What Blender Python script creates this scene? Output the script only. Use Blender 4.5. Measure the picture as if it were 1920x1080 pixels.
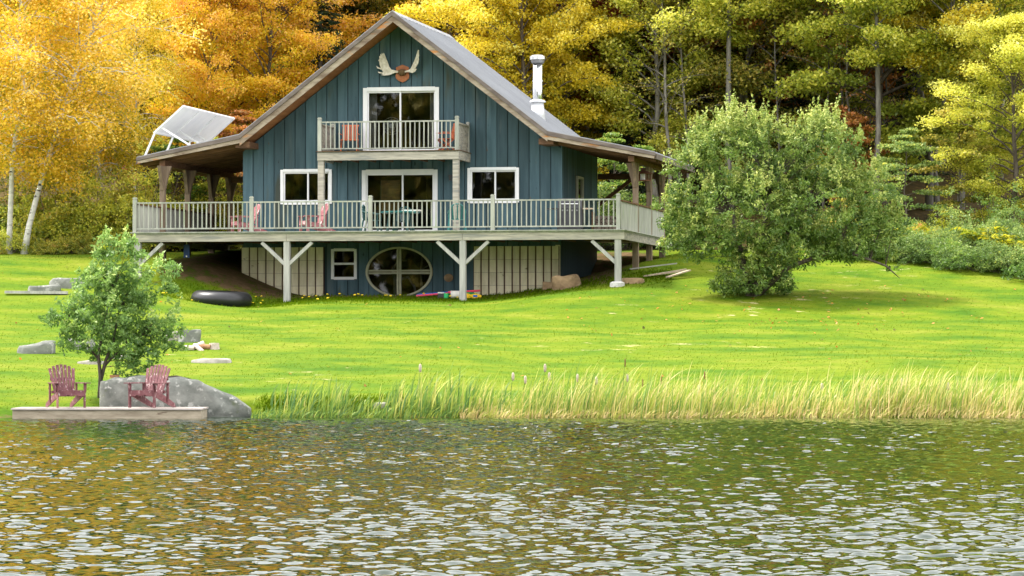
import bpy, math, random
import numpy as np
from mathutils import Vector, Matrix
PI = math.pi
for o in list(bpy.data.objects): bpy.data.objects.remove(o)
SC = bpy.context.scene
COL = SC.collection

# ------------------------------------------------------------------ camera, sky, sun, exposure
# world axes follow the house: its front wall is the plane y = 0, +y runs into the house
FPX = 6600.0
YAW = math.atan(1248 / FPX); PITCH = math.atan(110 / FPX)
ca, sa = math.cos(YAW), math.sin(YAW)
CAM = np.array([120 * sa + 3.8 * ca, -120 * ca + 3.8 * sa, 1.66])
cam_data = bpy.data.cameras.new('camera'); cam = bpy.data.objects.new('camera', cam_data); COL.objects.link(cam)
cam.location = CAM; cam.rotation_euler = (PI / 2 + PITCH, 0, YAW)
cam_data.sensor_width = 36.0; cam_data.lens = FPX / 1920 * 36.0
cam_data.clip_start = 0.5; cam_data.clip_end = 3000
SC.camera = cam

SUN_DIR = Vector((-0.52, 0.12, 0.84)).normalized()
world = bpy.data.worlds.new('World'); SC.world = world; world.use_nodes = True
wn = world.node_tree; wn.nodes.clear()
sky = wn.nodes.new('ShaderNodeTexSky'); sky.sky_type = 'NISHITA'; sky.sun_disc = False
sky.sun_elevation = math.asin(SUN_DIR.z); sky.sun_rotation = math.atan2(SUN_DIR.x, SUN_DIR.y)
sky.air_density = 1.0; sky.dust_density = 4.0; sky.ozone_density = 1.0; sky.altitude = 200
hs = wn.nodes.new('ShaderNodeHueSaturation'); hs.inputs['Saturation'].default_value = 0.15   # thin bright cloud over the blue
bg = wn.nodes.new('ShaderNodeBackground'); bg.inputs['Strength'].default_value = 0.15
wo = wn.nodes.new('ShaderNodeOutputWorld')
wn.links.new(sky.outputs[0], hs.inputs['Color']); veil = wn.nodes.new('ShaderNodeMixRGB'); veil.inputs[0].default_value = .75; veil.inputs[2].default_value = (8.0, 8.0, 8.15, 1)   # even bright cloud layer
wn.links.new(hs.outputs[0], veil.inputs[1]); wn.links.new(veil.outputs[0], bg.inputs['Color']); wn.links.new(bg.outputs[0], wo.inputs['Surface'])
sd = bpy.data.lights.new('sun', 'SUN'); sd.energy = 2.8; sd.angle = math.radians(8); sd.color = (1.0, 0.95, 0.87)
so = bpy.data.objects.new('sun', sd); COL.objects.link(so)
so.rotation_euler = SUN_DIR.to_track_quat('Z', 'Y').to_euler(); so.location = (0, -20, 40)
SC.view_settings.view_transform = 'Standard'; SC.view_settings.look = 'None'
SC.view_settings.exposure = 1.42; SC.view_settings.gamma = 1.0; SC.view_settings.use_curve_mapping = False
SC.render.engine = 'CYCLES'
SC.cycles.use_denoising = True
SC.cycles.max_bounces = 8; SC.cycles.diffuse_bounces = 3; SC.cycles.glossy_bounces = 3; SC.cycles.transmission_bounces = 4; SC.cycles.transparent_max_bounces = 8
SC.cycles.sample_clamp_indirect = 6.0
try:
    SC.cycles.denoiser = 'OPENIMAGEDENOISE'; SC.cycles.denoising_input_passes = 'RGB_ALBEDO_NORMAL'; SC.cycles.denoising_prefilter = 'ACCURATE'
except Exception: pass

# ------------------------------------------------------------------ helpers: where things stand
RV = np.array([ca, sa, 0.0]); FH = np.array([-sa, ca, 0.0])
FW = np.array([-sa * math.cos(PITCH), ca * math.cos(PITCH), math.sin(PITCH)]); UV = np.cross(RV, FW)
def sstep(a, b, x):
    t = np.clip((x - a) / (b - a), 0, 1); return t * t * (3 - 2 * t)
def vnoise(x, y, seed=0):
    s = seed * 1.7
    return (np.sin(x * 1.0 + 1.3 * y + s) + np.sin(0.71 * x - 1.11 * y + 2.1 * s + 1) + np.sin(1.9 * x + 0.4 * y + s * .7 + 2) * .6 + np.sin(-.5 * x + 2.3 * y + s * 1.9) * .6) / 3.2
def G(x, y):
    """height of the ground"""
    x = np.asarray(x, float); y = np.asarray(y, float)
    dx, dy = x - CAM[0], y - CAM[1]
    u = dx * RV[0] + dy * RV[1]; d = dx * FH[0] + dy * FH[1]
    ds = d - 0.25 * np.sin(u * .55) - .12 * np.sin(u * 1.7 + 1)
    lawn = np.interp(ds, [40, 76, 81.6, 82.4, 82.9, 84.2, 108, 400], [-3, -1.2, -.25, 0.02, .22, .46, 2.51, 27])
    hill = np.interp(d, [108, 120, 132, 140, 230, 400], [2.51, 4.6, 5.4, 7.4, 40, 120])
    flat = np.interp(d, [108, 116.3, 118, 128, 140, 230, 400], [2.51, 3.22, 3.38, 3.42, 7.4, 40, 120])
    far = d > 108
    wl = sstep(3.0, 7.3, np.where(x < 0, -x, 0)); wr = sstep(3.0, 9.0, np.where(x > 0, x, 0))
    w = np.maximum(np.maximum(wl, wr), sstep(3, 9, y))
    z = np.where(far, flat + (hill - flat) * w, lawn)
    z = z - .62 * np.exp(-((x + 6.0) / 2.6) ** 2 - ((y + 4.9) / 2.2) ** 2)
    amp = sstep(84, 90, d) * .05 + sstep(126, 140, d) * .35
    near_house = np.exp(-(x / 8) ** 2 - ((y + 1) / 6) ** 2)
    z = z + amp * (1 - near_house) * vnoise(u * .55, d * .45, 3)
    z = z + np.where((d > 85) & (d < 108), .10, 0) * sstep(85, 90, d) * (1 - sstep(100, 108, d)) * vnoise(u * .21, d * .3, 8)
    z = z - .42 * np.exp(-((u + 7.6) / 2.2) ** 4 - ((d - 82.7) / .75) ** 4)
    inside = (np.abs(x) < 5.3) & (y > .25) & (y < 7.2)
    return np.where(inside, 3.2, z)
def at(px, py, d):
    r = FW + RV * ((px - 960) / FPX) - UV * ((py - 540) / FPX); return CAM + r * d
def gp(px, d, dz=0.0):
    p = CAM + FH * d + RV * ((px - 960) / FPX * d); p[2] = float(G(p[0], p[1])) + dz; return p
def row(py, d):
    return 1.66 + (650 - py) * d / FPX

# ------------------------------------------------------------------ helpers: meshes and objects
def link(o, parent=None):
    COL.objects.link(o)
    if parent is not None:
        o.parent = parent
        if parent.get('_w'): o.matrix_parent_inverse = Matrix.Translation(-parent.location)
    return o
def tag(o, label=None, cat=None, group=None, kind=None):
    if label: o['label'] = label
    if cat: o['category'] = cat
    if group: o['group'] = group
    if kind: o['kind'] = kind
    return o
def empty(name, loc=(0, 0, 0), rz=0.0, label=None, cat=None, group=None):
    o = bpy.data.objects.new(name, None); o.empty_display_size = .2; COL.objects.link(o)
    o.location = loc; o.rotation_euler = (0, 0, rz)
    return tag(o, label, cat, group)
class MB:
    def __init__(s): s.v = []; s.f = []
    def add(s, vs, fs):
        n = len(s.v); s.v += [tuple(map(float, p)) for p in vs]; s.f += [tuple(i + n for i in q) for q in fs]; return s
    def box(s, x0, x1, y0, y1, z0, z1):
        return s.add([(x0, y0, z0), (x1, y0, z0), (x1, y1, z0), (x0, y1, z0), (x0, y0, z1), (x1, y0, z1), (x1, y1, z1), (x0, y1, z1)],
                     [(3, 2, 1, 0), (4, 5, 6, 7), (0, 1, 5, 4), (1, 2, 6, 5), (2, 3, 7, 6), (3, 0, 4, 7)])
    def col(s, xa, xb, y0, y1, z0a, z0b, z1a, z1b):
        return s.add([(xa, y0, z0a), (xb, y0, z0b), (xb, y1, z0b), (xa, y1, z0a), (xa, y0, z1a), (xb, y0, z1b), (xb, y1, z1b), (xa, y1, z1a)],
                     [(3, 2, 1, 0), (4, 5, 6, 7), (0, 1, 5, 4), (1, 2, 6, 5), (2, 3, 7, 6), (3, 0, 4, 7)])
    def beam(s, p, q, w, h, up=(0, 0, 1)):
        p, q = Vector(p), Vector(q); d = (q - p).normalized(); r = d.cross(Vector(up))
        if r.length < 1e-4: r = d.cross(Vector((0, 1, 0)))
        r.normalize(); t = r.cross(d); r *= w / 2; t *= h / 2
        return s.add([p - r - t, p + r - t, p + r + t, p - r + t, q - r - t, q + r - t, q + r + t, q - r + t],
                     [(0, 1, 2, 3), (7, 6, 5, 4), (0, 4, 5, 1), (1, 5, 6, 2), (2, 6, 7, 3), (3, 7, 4, 0)])
    def prism(s, poly, a0, a1, axis='y'):
        n = len(poly)
        mk = {'y': lambda p, a: (p[0], a, p[1]), 'x': lambda p, a: (a, p[0], p[1]), 'z': lambda p, a: (p[0], p[1], a)}[axis]
        return s.add([mk(p, a0) for p in poly] + [mk(p, a1) for p in poly],
                     [tuple(range(n)), tuple(range(2 * n - 1, n - 1, -1))] + [(i, i + n, (i + 1) % n + n, (i + 1) % n) for i in range(n)])
    def tube(s, pts, rad, n=6, cap=True):
        pts = [Vector(p) for p in pts]; m = len(pts)
        if not hasattr(rad, '__len__'): rad = [rad] * m
        base = len(s.v); ref = Vector((0.31, 0.17, 0.93))
        for i, p in enumerate(pts):
            d = (pts[min(i + 1, m - 1)] - pts[max(i - 1, 0)])
            d = d.normalized() if d.length > 1e-9 else Vector((0, 0, 1))
            a = d.cross(ref if abs(d.dot(ref)) < .97 else Vector((1, 0, 0))).normalized(); b = d.cross(a)
            for k in range(n):
                t = 2 * PI * k / n; s.v.append(tuple(p + (a * math.cos(t) + b * math.sin(t)) * rad[i]))
        for i in range(m - 1):
            for k in range(n):
                k2 = (k + 1) % n; s.f.append((base + i * n + k, base + i * n + k2, base + (i + 1) * n + k2, base + (i + 1) * n + k))
        if cap:
            s.f.append(tuple(base + k for k in range(n - 1, -1, -1))); s.f.append(tuple(base + (m - 1) * n + k for k in range(n)))
        return s
    def lathe(s, prof, n=16, c=(0, 0, 0)):
        base = len(s.v); m = len(prof)
        for r, z in prof:
            for k in range(n):
                t = 2 * PI * k / n; s.v.append((c[0] + r * math.cos(t), c[1] + r * math.sin(t), c[2] + z))
        for i in range(m - 1):
            for k in range(n):
                k2 = (k + 1) % n; s.f.append((base + i * n + k, base + i * n + k2, base + (i + 1) * n + k2, base + (i + 1) * n + k))
        s.f.append(tuple(base + k for k in range(n - 1, -1, -1))); s.f.append(tuple(base + (m - 1) * n + k for k in range(n)))
        return s
    def mesh(s, name, mat, smooth=False):
        me = bpy.data.meshes.new(name); me.from_pydata(s.v, [], s.f); me.materials.append(mat)
        if smooth: me.polygons.foreach_set('use_smooth', [True] * len(me.polygons))
        me.update(); return me
    def build(s, name, mat, parent=None, smooth=False, loc=None, rot=None):
        o = bpy.data.objects.new(name, s.mesh(name, mat, smooth)); link(o, parent)
        if loc is not None: o.location = loc
        if rot is not None: o.rotation_euler = rot
        return o
def inst(name, me, parent, loc, rot=None, scale=None):
    o = bpy.data.objects.new(name, me); link(o, parent); o.location = loc
    if rot is not None: o.rotation_euler = rot
    if scale is not None: o.scale = scale
    return o
def copy_tree(o, parent=None):
    c = o.copy(); COL.objects.link(c); c.parent = parent
    for ch in o.children: copy_tree(ch, c)
    return c

# ------------------------------------------------------------------ materials
def newmat(name):
    m = bpy.data.materials.new(name); m.use_nodes = True; nt = m.node_tree; nt.nodes.clear()
    out = nt.nodes.new('ShaderNodeOutputMaterial'); return m, nt, out
def N(nt, t, **kw):
    n = nt.nodes.new(t)
    for k, v in kw.items():
        if k in n.inputs: n.inputs[k].default_value = v
        else: setattr(n, k, v)
    return n
def ramp(nt, stops, fac=None):
    r = nt.nodes.new('ShaderNodeValToRGB'); e = r.color_ramp.elements
    while len(e) < len(stops): e.new(.5)
    for el, (p, c) in zip(e, stops): el.position = p; el.color = (*c, 1) if len(c) == 3 else c
    if fac is not None: nt.links.new(fac, r.inputs[0])
    return r
def coords(nt, scale, src='pos'):
    if src == 'pos': g = nt.nodes.new('ShaderNodeNewGeometry').outputs['Position']
    else: g = nt.nodes.new('ShaderNodeTexCoord').outputs['Object']
    mp = nt.nodes.new('ShaderNodeMapping'); mp.inputs['Scale'].default_value = scale; nt.links.new(g, mp.inputs[0]); return mp.outputs[0]
def surf(name, c1, c2, scale=(3, 3, 3), rough=.7, metal=0.0, spec=.3, spots=None, bump=.15, src='pos', var=.25, detail=4, lo=.35, hi=.65, dist=0.0):
    """two-tone procedural surface; spots = (colour, scale, threshold) for stains / knots with shapes of their own"""
    m, nt, out = newmat(name); L = nt.links.new
    b = N(nt, 'ShaderNodeBsdfPrincipled', Roughness=rough, Metallic=metal); b.inputs['Specular IOR Level'].default_value = spec
    v = coords(nt, scale, src)
    no = N(nt, 'ShaderNodeTexNoise', Scale=1.0, Detail=detail, Roughness=.6, Distortion=dist); L(v, no.inputs['Vector'])
    r = ramp(nt, [(lo, c1), (hi, c2)], no.outputs[0]); col = r.outputs[0]
    if spots:
        for (sc, ss, th) in spots:
            v2 = coords(nt, ss, src); n2 = N(nt, 'ShaderNodeTexNoise', Scale=1.0, Detail=3.0, Roughness=.55); L(v2, n2.inputs['Vector'])
            r2 = ramp(nt, [(th, (0, 0, 0)), (th + .07, (1, 1, 1))], n2.outputs[0])
            mx = nt.nodes.new('ShaderNodeMixRGB'); L(r2.outputs[0], mx.inputs[0]); L(col, mx.inputs[1]); mx.inputs[2].default_value = (*sc, 1); col = mx.outputs[0]
    if var:
        oi = nt.nodes.new('ShaderNodeObjectInfo'); mr = N(nt, 'ShaderNodeMapRange'); mr.inputs[3].default_value = 1 - var; mr.inputs[4].default_value = 1 + var
        L(oi.outputs['Random'], mr.inputs[0]); mm = N(nt, 'ShaderNodeMixRGB', blend_type='MULTIPLY'); mm.inputs[0].default_value = 1
        L(col, mm.inputs[1]); L(mr.outputs[0], mm.inputs[2]); col = mm.outputs[0]
    L(col, b.inputs['Base Color'])
    if bump:
        bp = N(nt, 'ShaderNodeBump', Strength=bump, Distance=.03); L(no.outputs[0], bp.inputs['Height']); L(bp.outputs[0], b.inputs['Normal'])
    L(b.outputs[0], out.inputs[0]); return m
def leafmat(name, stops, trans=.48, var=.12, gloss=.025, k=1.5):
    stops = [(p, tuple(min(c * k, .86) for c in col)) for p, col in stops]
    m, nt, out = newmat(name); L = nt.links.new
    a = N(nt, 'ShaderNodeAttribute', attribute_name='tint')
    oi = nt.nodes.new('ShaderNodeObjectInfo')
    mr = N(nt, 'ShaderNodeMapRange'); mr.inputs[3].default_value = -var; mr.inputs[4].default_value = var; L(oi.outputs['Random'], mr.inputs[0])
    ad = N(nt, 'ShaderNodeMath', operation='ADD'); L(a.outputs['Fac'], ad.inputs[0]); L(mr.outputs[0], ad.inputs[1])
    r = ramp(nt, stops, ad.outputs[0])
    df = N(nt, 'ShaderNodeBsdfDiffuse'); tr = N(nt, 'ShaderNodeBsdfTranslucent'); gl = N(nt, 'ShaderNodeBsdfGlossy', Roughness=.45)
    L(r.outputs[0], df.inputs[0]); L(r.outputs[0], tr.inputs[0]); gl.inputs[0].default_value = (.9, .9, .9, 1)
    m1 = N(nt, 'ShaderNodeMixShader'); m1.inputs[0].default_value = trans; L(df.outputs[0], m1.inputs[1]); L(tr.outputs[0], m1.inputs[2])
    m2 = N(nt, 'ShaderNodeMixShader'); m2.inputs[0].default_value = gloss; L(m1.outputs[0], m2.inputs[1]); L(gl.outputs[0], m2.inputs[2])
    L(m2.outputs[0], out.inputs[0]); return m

M = {}
M['teal'] = surf('teal_siding', (.041, .080, .097), (.067, .119, .140), (5, 5, .5), rough=.75,
                 spots=[((.10, .055, .028), (6.5, 6.5, 2.6), .70), ((.018, .035, .042), (9, 9, 3.2), .69), ((.085, .125, .135), (2.2, 2.2, .35), .60), ((.06, .075, .06), (1.3, 1.3, .25), .63)], var=.28)
M['teal_dark'] = surf('groove_teal', (.02, .04, .05), (.03, .055, .065), (5, 5, .5), var=0)
M['white'] = surf('white_vinyl', (.74, .75, .76), (.82, .82, .82), (2, 2, 2), rough=.45, var=.03, bump=0)
M['cream_trim'] = surf('cream_trim', (.36, .36, .25), (.46, .45, .32), (4, 4, 4), rough=.6, var=.05, bump=.05)
M['block'] = surf('cream_blocks', (.66, .60, .40), (.79, .73, .52), (5, 5, 1.6), rough=.9, var=.10, bump=.3,
                  spots=[((.30, .25, .15), (3, 3, 5), .68)])
M['mortar'] = surf('dark_joint', (.07, .035, .02), (.12, .06, .035), (6, 6, 6), var=0)
M['rail'] = surf('weathered_rail_wood', (.28, .285, .25), (.43, .43, .375), (7, 7, 1.4), rough=.85, var=.12, spots=[((.32, .36, .25), (3, 3, 1), .62)])
M['beam'] = surf('weathered_beam_wood', (.25, .235, .20), (.46, .42, .345), (1.2, 4, 14), rough=.85, var=.06, dist=.6,
                 spots=[((.24, .235, .215), (.5, 2, 7), .56), ((.45, .25, .10), (5, 5, 7), .735)])
M['post'] = surf('weathered_post_wood', (.30, .295, .275), (.44, .43, .40), (9, 9, 1), rough=.85, var=.08, spots=[((.25, .22, .18), (14, 14, 5), .70)])
M['brown'] = surf('brown_porch_wood', (.085, .045, .024), (.17, .088, .045), (2, 9, 9), rough=.8, var=.12)
M['soffit'] = surf('soffit_wood', (.22, .085, .030), (.34, .145, .055), (6, 1, 6), rough=.75, var=.1)
M['fascia'] = surf('fascia_wood', (.17, .12, .085), (.40, .33, .25), (1.4, 8, 5), rough=.8, var=.08, dist=.4, spots=[((.46, .20, .07), (.9, 3, 3.5), .60)])
M['fascia_dark'] = surf('fascia_edge', (.11, .085, .075), (.20, .165, .145), (1.2, 8, 4), rough=.8, var=.06)
M['porchpost'] = surf('grey_brown_post', (.15, .11, .075), (.27, .20, .14), (9, 9, .9), rough=.85, var=.1, spots=[((.34, .20, .10), (9, 9, .7), .64)])
M['roof'] = surf('grey_metal_roof', (.29, .30, .318), (.33, .34, .358), (.8, .8, .8), rough=.55, metal=.05, spec=.4, var=.03, bump=0)
M['steel'] = surf('stainless_steel', (.62, .63, .65), (.72, .73, .74), (6, 6, 1), rough=.2, metal=1.0, var=0, bump=0)
M['flash'] = surf('pale_flashing', (.60, .61, .63), (.70, .71, .72), (4, 4, 4), rough=.4, metal=.3, var=0, bump=0)
M['red'] = surf('faded_red_paint', (.125, .042, .048), (.205, .082, .088), (5, 5, 9), rough=.6, var=.14, spots=[((.46, .34, .33), (26, 26, 6), .60)])
M['pink'] = surf('faded_pink_paint', (.24, .075, .085), (.36, .16, .17), (6, 6, 5), rough=.6, var=.14, spots=[((.68, .56, .55), (8, 8, 3), .60)])
M['dock'] = surf('dock_boards', (.36, .31, .28), (.52, .46, .42), (2, 8, 8), rough=.85, var=.14, spots=[((.30, .22, .16), (3, 3, 3), .66)])
M['dockside'] = surf('dock_timber', (.28, .23, .165), (.46, .39, .29), (1.5, 6, 9), rough=.85, var=.1, spots=[((.18, .13, .09), (2.2, 4, 8), .66)])
M['rock'] = surf('grey_rock', (.10, .107, .093), (.23, .235, .21), (2.2, 2.2, 3.2), rough=.9, var=.08, bump=.6, detail=8,
                 spots=[((.33, .33, .30), (6, 6, 6), .58), ((.10, .115, .06), (1.6, 1.6, 1.6), .64)])
M['paleRock'] = surf('pale_rock', (.24, .22, .19), (.40, .37, .33), (4, 4, 4), rough=.9, var=.12, bump=.5, detail=7, spots=[((.20, .19, .15), (2.5, 2.5, 2.5), .6)])
M['tanRock'] = surf('tan_rock', (.16, .10, .055), (.36, .25, .14), (2.5, 2.5, 4), rough=.9, var=.1, bump=.6, detail=7, spots=[((.45, .38, .26), (2, 2, 3), .6)])
M['orange'] = surf('orange_wood', (.44, .10, .04), (.58, .17, .075), (5, 5, 3), rough=.55, var=.1)
M['green'] = surf('green_plastic', (.010, .11, .11), (.016, .15, .145), (3, 3, 3), rough=.35, var=.1, bump=0, spec=.5)
M['darkgreen'] = surf('dark_green_plastic', (.008, .05, .05), (.012, .07, .07), (3, 3, 3), rough=.4, var=.1, bump=0, spec=.5)
M['black'] = surf('black_rubber', (.012, .012, .014), (.02, .02, .023), (2, 2, 2), rough=.38, var=0, bump=.03, spec=.5)
M['grillmat'] = surf('dark_enamel', (.02, .02, .025), (.035, .035, .042), (2, 2, 2), rough=.35, var=.2, bump=0, spec=.5)
M['greymetal'] = surf('grey_metal', (.16, .16, .17), (.24, .24, .25), (3, 3, 3), rough=.4, metal=.6, var=.1, bump=0)
M['antler'] = surf('antler_bone', (.50, .44, .34), (.72, .67, .58), (9, 9, 9), rough=.6, var=0, bump=.2, spots=[((.34, .27, .18), (12, 12, 6), .64)])
M['plaque'] = surf('plaque_wood', (.28, .085, .025), (.40, .14, .045), (5, 5, 16), rough=.4, var=0, bump=.05)
M['hide'] = surf('brown_hide', (.09, .055, .025), (.16, .10, .05), (20, 20, 20), rough=1, var=0)
M['curtain'] = surf('white_curtain', (.62, .60, .55), (.74, .72, .66), (8, 8, 1), rough=.9, var=.05, bump=0)
M['interior'] = surf('room_wood', (.045, .035, .028), (.07, .055, .042), (2, 2, 2), rough=.9, var=0)
M['blue'] = surf('blue_foam', (.01, .10, .42), (.015, .15, .52), (5, 5, 5), rough=.6, var=0, bump=0)
M['shade_blue'] = surf('shaded_blue_paint', (.012, .03, .10), (.02, .045, .15), (5, 5, 5), rough=.6, var=0, bump=0)  # blue of the hanging board, with the deck's shade darkened into it
M['pinkfoam'] = surf('pink_foam', (.62, .05, .10), (.70, .08, .14), (5, 5, 5), rough=.6, var=0, bump=0)
M['yellowfoam'] = surf('yellow_plastic', (.70, .42, .01), (.78, .50, .02), (5, 5, 5), rough=.5, var=0, bump=0)
M['greenfoam'] = surf('green_foam', (.02, .36, .10), (.03, .42, .13), (5, 5, 5), rough=.6, var=0, bump=0)
M['petal'] = surf('yellow_petal', (.72, .50, .01), (.80, .58, .02), (9, 9, 9), rough=.7, var=.1, bump=0)
M['bark'] = surf('brown_bark', (.07, .055, .042), (.15, .125, .10), (9, 9, 1.6), rough=.95, var=.25, bump=.5)
M['greybark'] = surf('grey_bark', (.13, .12, .10), (.25, .235, .20), (8, 8, 1.6), rough=.95, var=.25, bump=.5, spots=[((.07, .06, .05), (6, 6, 6), .64)])
M['birchbark'] = surf('birch_bark', (.50, .49, .46), (.66, .64, .60), (3, 3, 7), rough=.8, var=.08, bump=.3, spots=[((.035, .03, .028), (2.6, 2.6, 8), .60)])
M['log'] = surf('bleached_log', (.42, .34, .28), (.60, .52, .46), (9, 9, 9), rough=.9, var=.15)
M['logred'] = surf('reddish_log', (.30, .15, .07), (.42, .24, .13), (9, 9, 9), rough=.9, var=.1)
M['plank'] = surf('old_plank', (.38, .30, .22), (.58, .47, .36), (3, 9, 9), rough=.9, var=.15)
M['feeder'] = surf('feeder_wood', (.10, .04, .022), (.17, .075, .04), (9, 9, 9), rough=.8, var=.1)
M['driftwood'] = surf('driftwood', (.20, .18, .15), (.34, .31, .27), (9, 9, 3), rough=.9, var=0)
M['cattail'] = surf('cattail_brown', (.16, .07, .03), (.26, .13, .06), (20, 20, 20), rough=1, var=.2)
M['fluff'] = surf('cattail_fluff', (.36, .29, .22), (.50, .43, .35), (25, 25, 25), rough=1, var=.1)
M['concrete'] = surf('concrete', (.50, .49, .46), (.64, .62, .59), (7, 7, 7), rough=.9, var=0)
# glass: clear pane with its real mirror reflection
m, nt, out = newmat('window_glass'); g1 = N(nt, 'ShaderNodeBsdfTransparent'); g1.inputs[0].default_value = (.72, .74, .74, 1)
g2 = N(nt, 'ShaderNodeBsdfGlossy', Roughness=.015); fr = N(nt, 'ShaderNodeFresnel', IOR=1.5); mx = N(nt, 'ShaderNodeMixShader')
nt.links.new(fr.outputs[0], mx.inputs[0]); nt.links.new(g1.outputs[0], mx.inputs[1]); nt.links.new(g2.outputs[0], mx.inputs[2]); nt.links.new(mx.outputs[0], out.inputs[0]); M['glass'] = m
# leaves
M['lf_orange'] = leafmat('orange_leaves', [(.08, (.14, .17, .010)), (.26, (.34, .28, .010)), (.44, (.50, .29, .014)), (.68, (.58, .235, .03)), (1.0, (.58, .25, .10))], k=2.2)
M['lf_gold'] = leafmat('golden_leaves', [(.05, (.13, .15, .008)), (.35, (.38, .26, .010)), (.65, (.52, .30, .025)), (1.0, (.56, .37, .11))], k=1.85)  # pale top stop paints bright highlights into the leaf colour
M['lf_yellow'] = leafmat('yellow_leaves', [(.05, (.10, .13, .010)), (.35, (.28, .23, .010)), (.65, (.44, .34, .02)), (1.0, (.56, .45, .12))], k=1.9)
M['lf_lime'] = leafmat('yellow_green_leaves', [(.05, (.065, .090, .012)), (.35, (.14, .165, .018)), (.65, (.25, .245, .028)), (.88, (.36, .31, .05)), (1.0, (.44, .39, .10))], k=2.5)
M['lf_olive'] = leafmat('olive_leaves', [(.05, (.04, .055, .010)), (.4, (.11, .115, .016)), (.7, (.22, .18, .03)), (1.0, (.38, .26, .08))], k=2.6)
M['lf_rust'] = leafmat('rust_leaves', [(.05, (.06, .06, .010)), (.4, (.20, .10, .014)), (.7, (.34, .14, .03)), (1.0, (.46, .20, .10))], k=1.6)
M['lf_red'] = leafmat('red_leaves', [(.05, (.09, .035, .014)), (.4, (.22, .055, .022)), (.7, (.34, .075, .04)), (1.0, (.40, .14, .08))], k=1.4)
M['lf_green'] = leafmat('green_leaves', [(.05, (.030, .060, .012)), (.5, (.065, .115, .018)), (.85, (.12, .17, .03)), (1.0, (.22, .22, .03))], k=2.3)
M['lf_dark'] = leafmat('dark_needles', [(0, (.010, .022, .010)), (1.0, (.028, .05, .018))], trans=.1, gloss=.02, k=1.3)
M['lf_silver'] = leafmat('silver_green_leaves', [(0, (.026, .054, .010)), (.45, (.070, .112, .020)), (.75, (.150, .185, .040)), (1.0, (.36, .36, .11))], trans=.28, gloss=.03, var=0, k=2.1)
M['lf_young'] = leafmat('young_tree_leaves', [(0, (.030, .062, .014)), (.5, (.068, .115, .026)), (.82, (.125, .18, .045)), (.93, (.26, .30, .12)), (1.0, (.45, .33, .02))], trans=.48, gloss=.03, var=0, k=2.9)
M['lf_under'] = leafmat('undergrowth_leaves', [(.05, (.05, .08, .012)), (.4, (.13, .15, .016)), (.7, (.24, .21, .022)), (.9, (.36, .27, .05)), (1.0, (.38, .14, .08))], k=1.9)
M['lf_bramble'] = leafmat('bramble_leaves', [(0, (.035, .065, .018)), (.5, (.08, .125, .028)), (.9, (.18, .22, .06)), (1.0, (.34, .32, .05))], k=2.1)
M['lf_fern'] = leafmat('fern_leaves', [(0, (.10, .15, .012)), (.6, (.26, .28, .015)), (1.0, (.58, .46, .02))])
M['reed'] = leafmat('reed_blades', [(0, (.05, .115, .03)), (.35, (.13, .21, .035)), (.6, (.28, .31, .05)), (.8, (.48, .40, .16)), (1.0, (.55, .40, .22))], trans=.3, gloss=.03, var=0)
M['grassblade'] = leafmat('grass_blades', [(0, (.064, .126, .003)), (.5, (.098, .154, .004)), (.9, (.136, .178, .008)), (1.0, (.28, .28, .06))], trans=.5, gloss=.0, var=0, k=1.05)

# ground: lawn, dead clippings, dirt below the deck, leaf litter in the wood
m, nt, out = newmat('ground'); L = nt.links.new
b = N(nt, 'ShaderNodeBsdfPrincipled', Roughness=.95); b.inputs['Specular IOR Level'].default_value = .1
n1 = N(nt, 'ShaderNodeTexNoise', Scale=1.0, Detail=5.0, Roughness=.6); L(coords(nt, (.42, .7, .5)), n1.inputs['Vector'])
r1 = ramp(nt, [(.32, (.044, .106, .003)), (.44, (.075, .136, .004)), (.56, (.113, .160, .005)), (.70, (.160, .185, .017))], n1.outputs[0])
n2 = N(nt, 'ShaderNodeTexNoise', Scale=1.0, Detail=6.0, Roughness=.7); L(coords(nt, (6, 9, 9)), n2.inputs['Vector'])
r2 = ramp(nt, [(.3, (.78, .78, .78)), (.7, (1.2, 1.2, 1.2))], n2.outputs[0])
mm = N(nt, 'ShaderNodeMixRGB', blend_type='MULTIPLY'); mm.inputs[0].default_value = 1; L(r1.outputs[0], mm.inputs[1]); L(r2.outputs[0], mm.inputs[2])
n3 = N(nt, 'ShaderNodeTexNoise', Scale=1.0, Detail=6.0, Roughness=.66); L(coords(nt, (1.1, 1.7, .8)), n3.inputs['Vector'])
n3b = N(nt, 'ShaderNodeTexNoise', Scale=1.0, Detail=1.0); L(coords(nt, (.10, .13, .1)), n3b.inputs['Vector'])
ad = N(nt, 'ShaderNodeMath', operation='MULTIPLY_ADD'); L(n3b.outputs[0], ad.inputs[0]); ad.inputs[1].default_value = .35; L(n3.outputs[0], ad.inputs[2])
r3 = ramp(nt, [(.865, (0, 0, 0)), (.96, (.95, .95, .95))], ad.outputs[0])
mt = N(nt, 'ShaderNodeMixRGB'); L(r3.outputs[0], mt.inputs[0]); L(mm.outputs[0], mt.inputs[1]); mt.inputs[2].default_value = (.48, .39, .22, 1)
at_d = N(nt, 'ShaderNodeAttribute', attribute_name='dirt'); at_f = N(nt, 'ShaderNodeAttribute', attribute_name='litter')
n4 = N(nt, 'ShaderNodeTexNoise', Scale=1.0, Detail=6.0, Roughness=.7); L(coords(nt, (2.5, 2.5, 2.5)), n4.inputs['Vector'])
r4 = ramp(nt, [(.35, (.075, .045, .022)), (.65, (.17, .11, .055))], n4.outputs[0])
th = N(nt, 'ShaderNodeMath', operation='MULTIPLY_ADD'); L(n4.outputs[0], th.inputs[0]); th.inputs[1].default_value = .8; L(at_d.outputs['Fac'], th.inputs[2])
rt = ramp(nt, [(.78, (0, 0, 0)), (.95, (1, 1, 1))], th.outputs[0])
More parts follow.
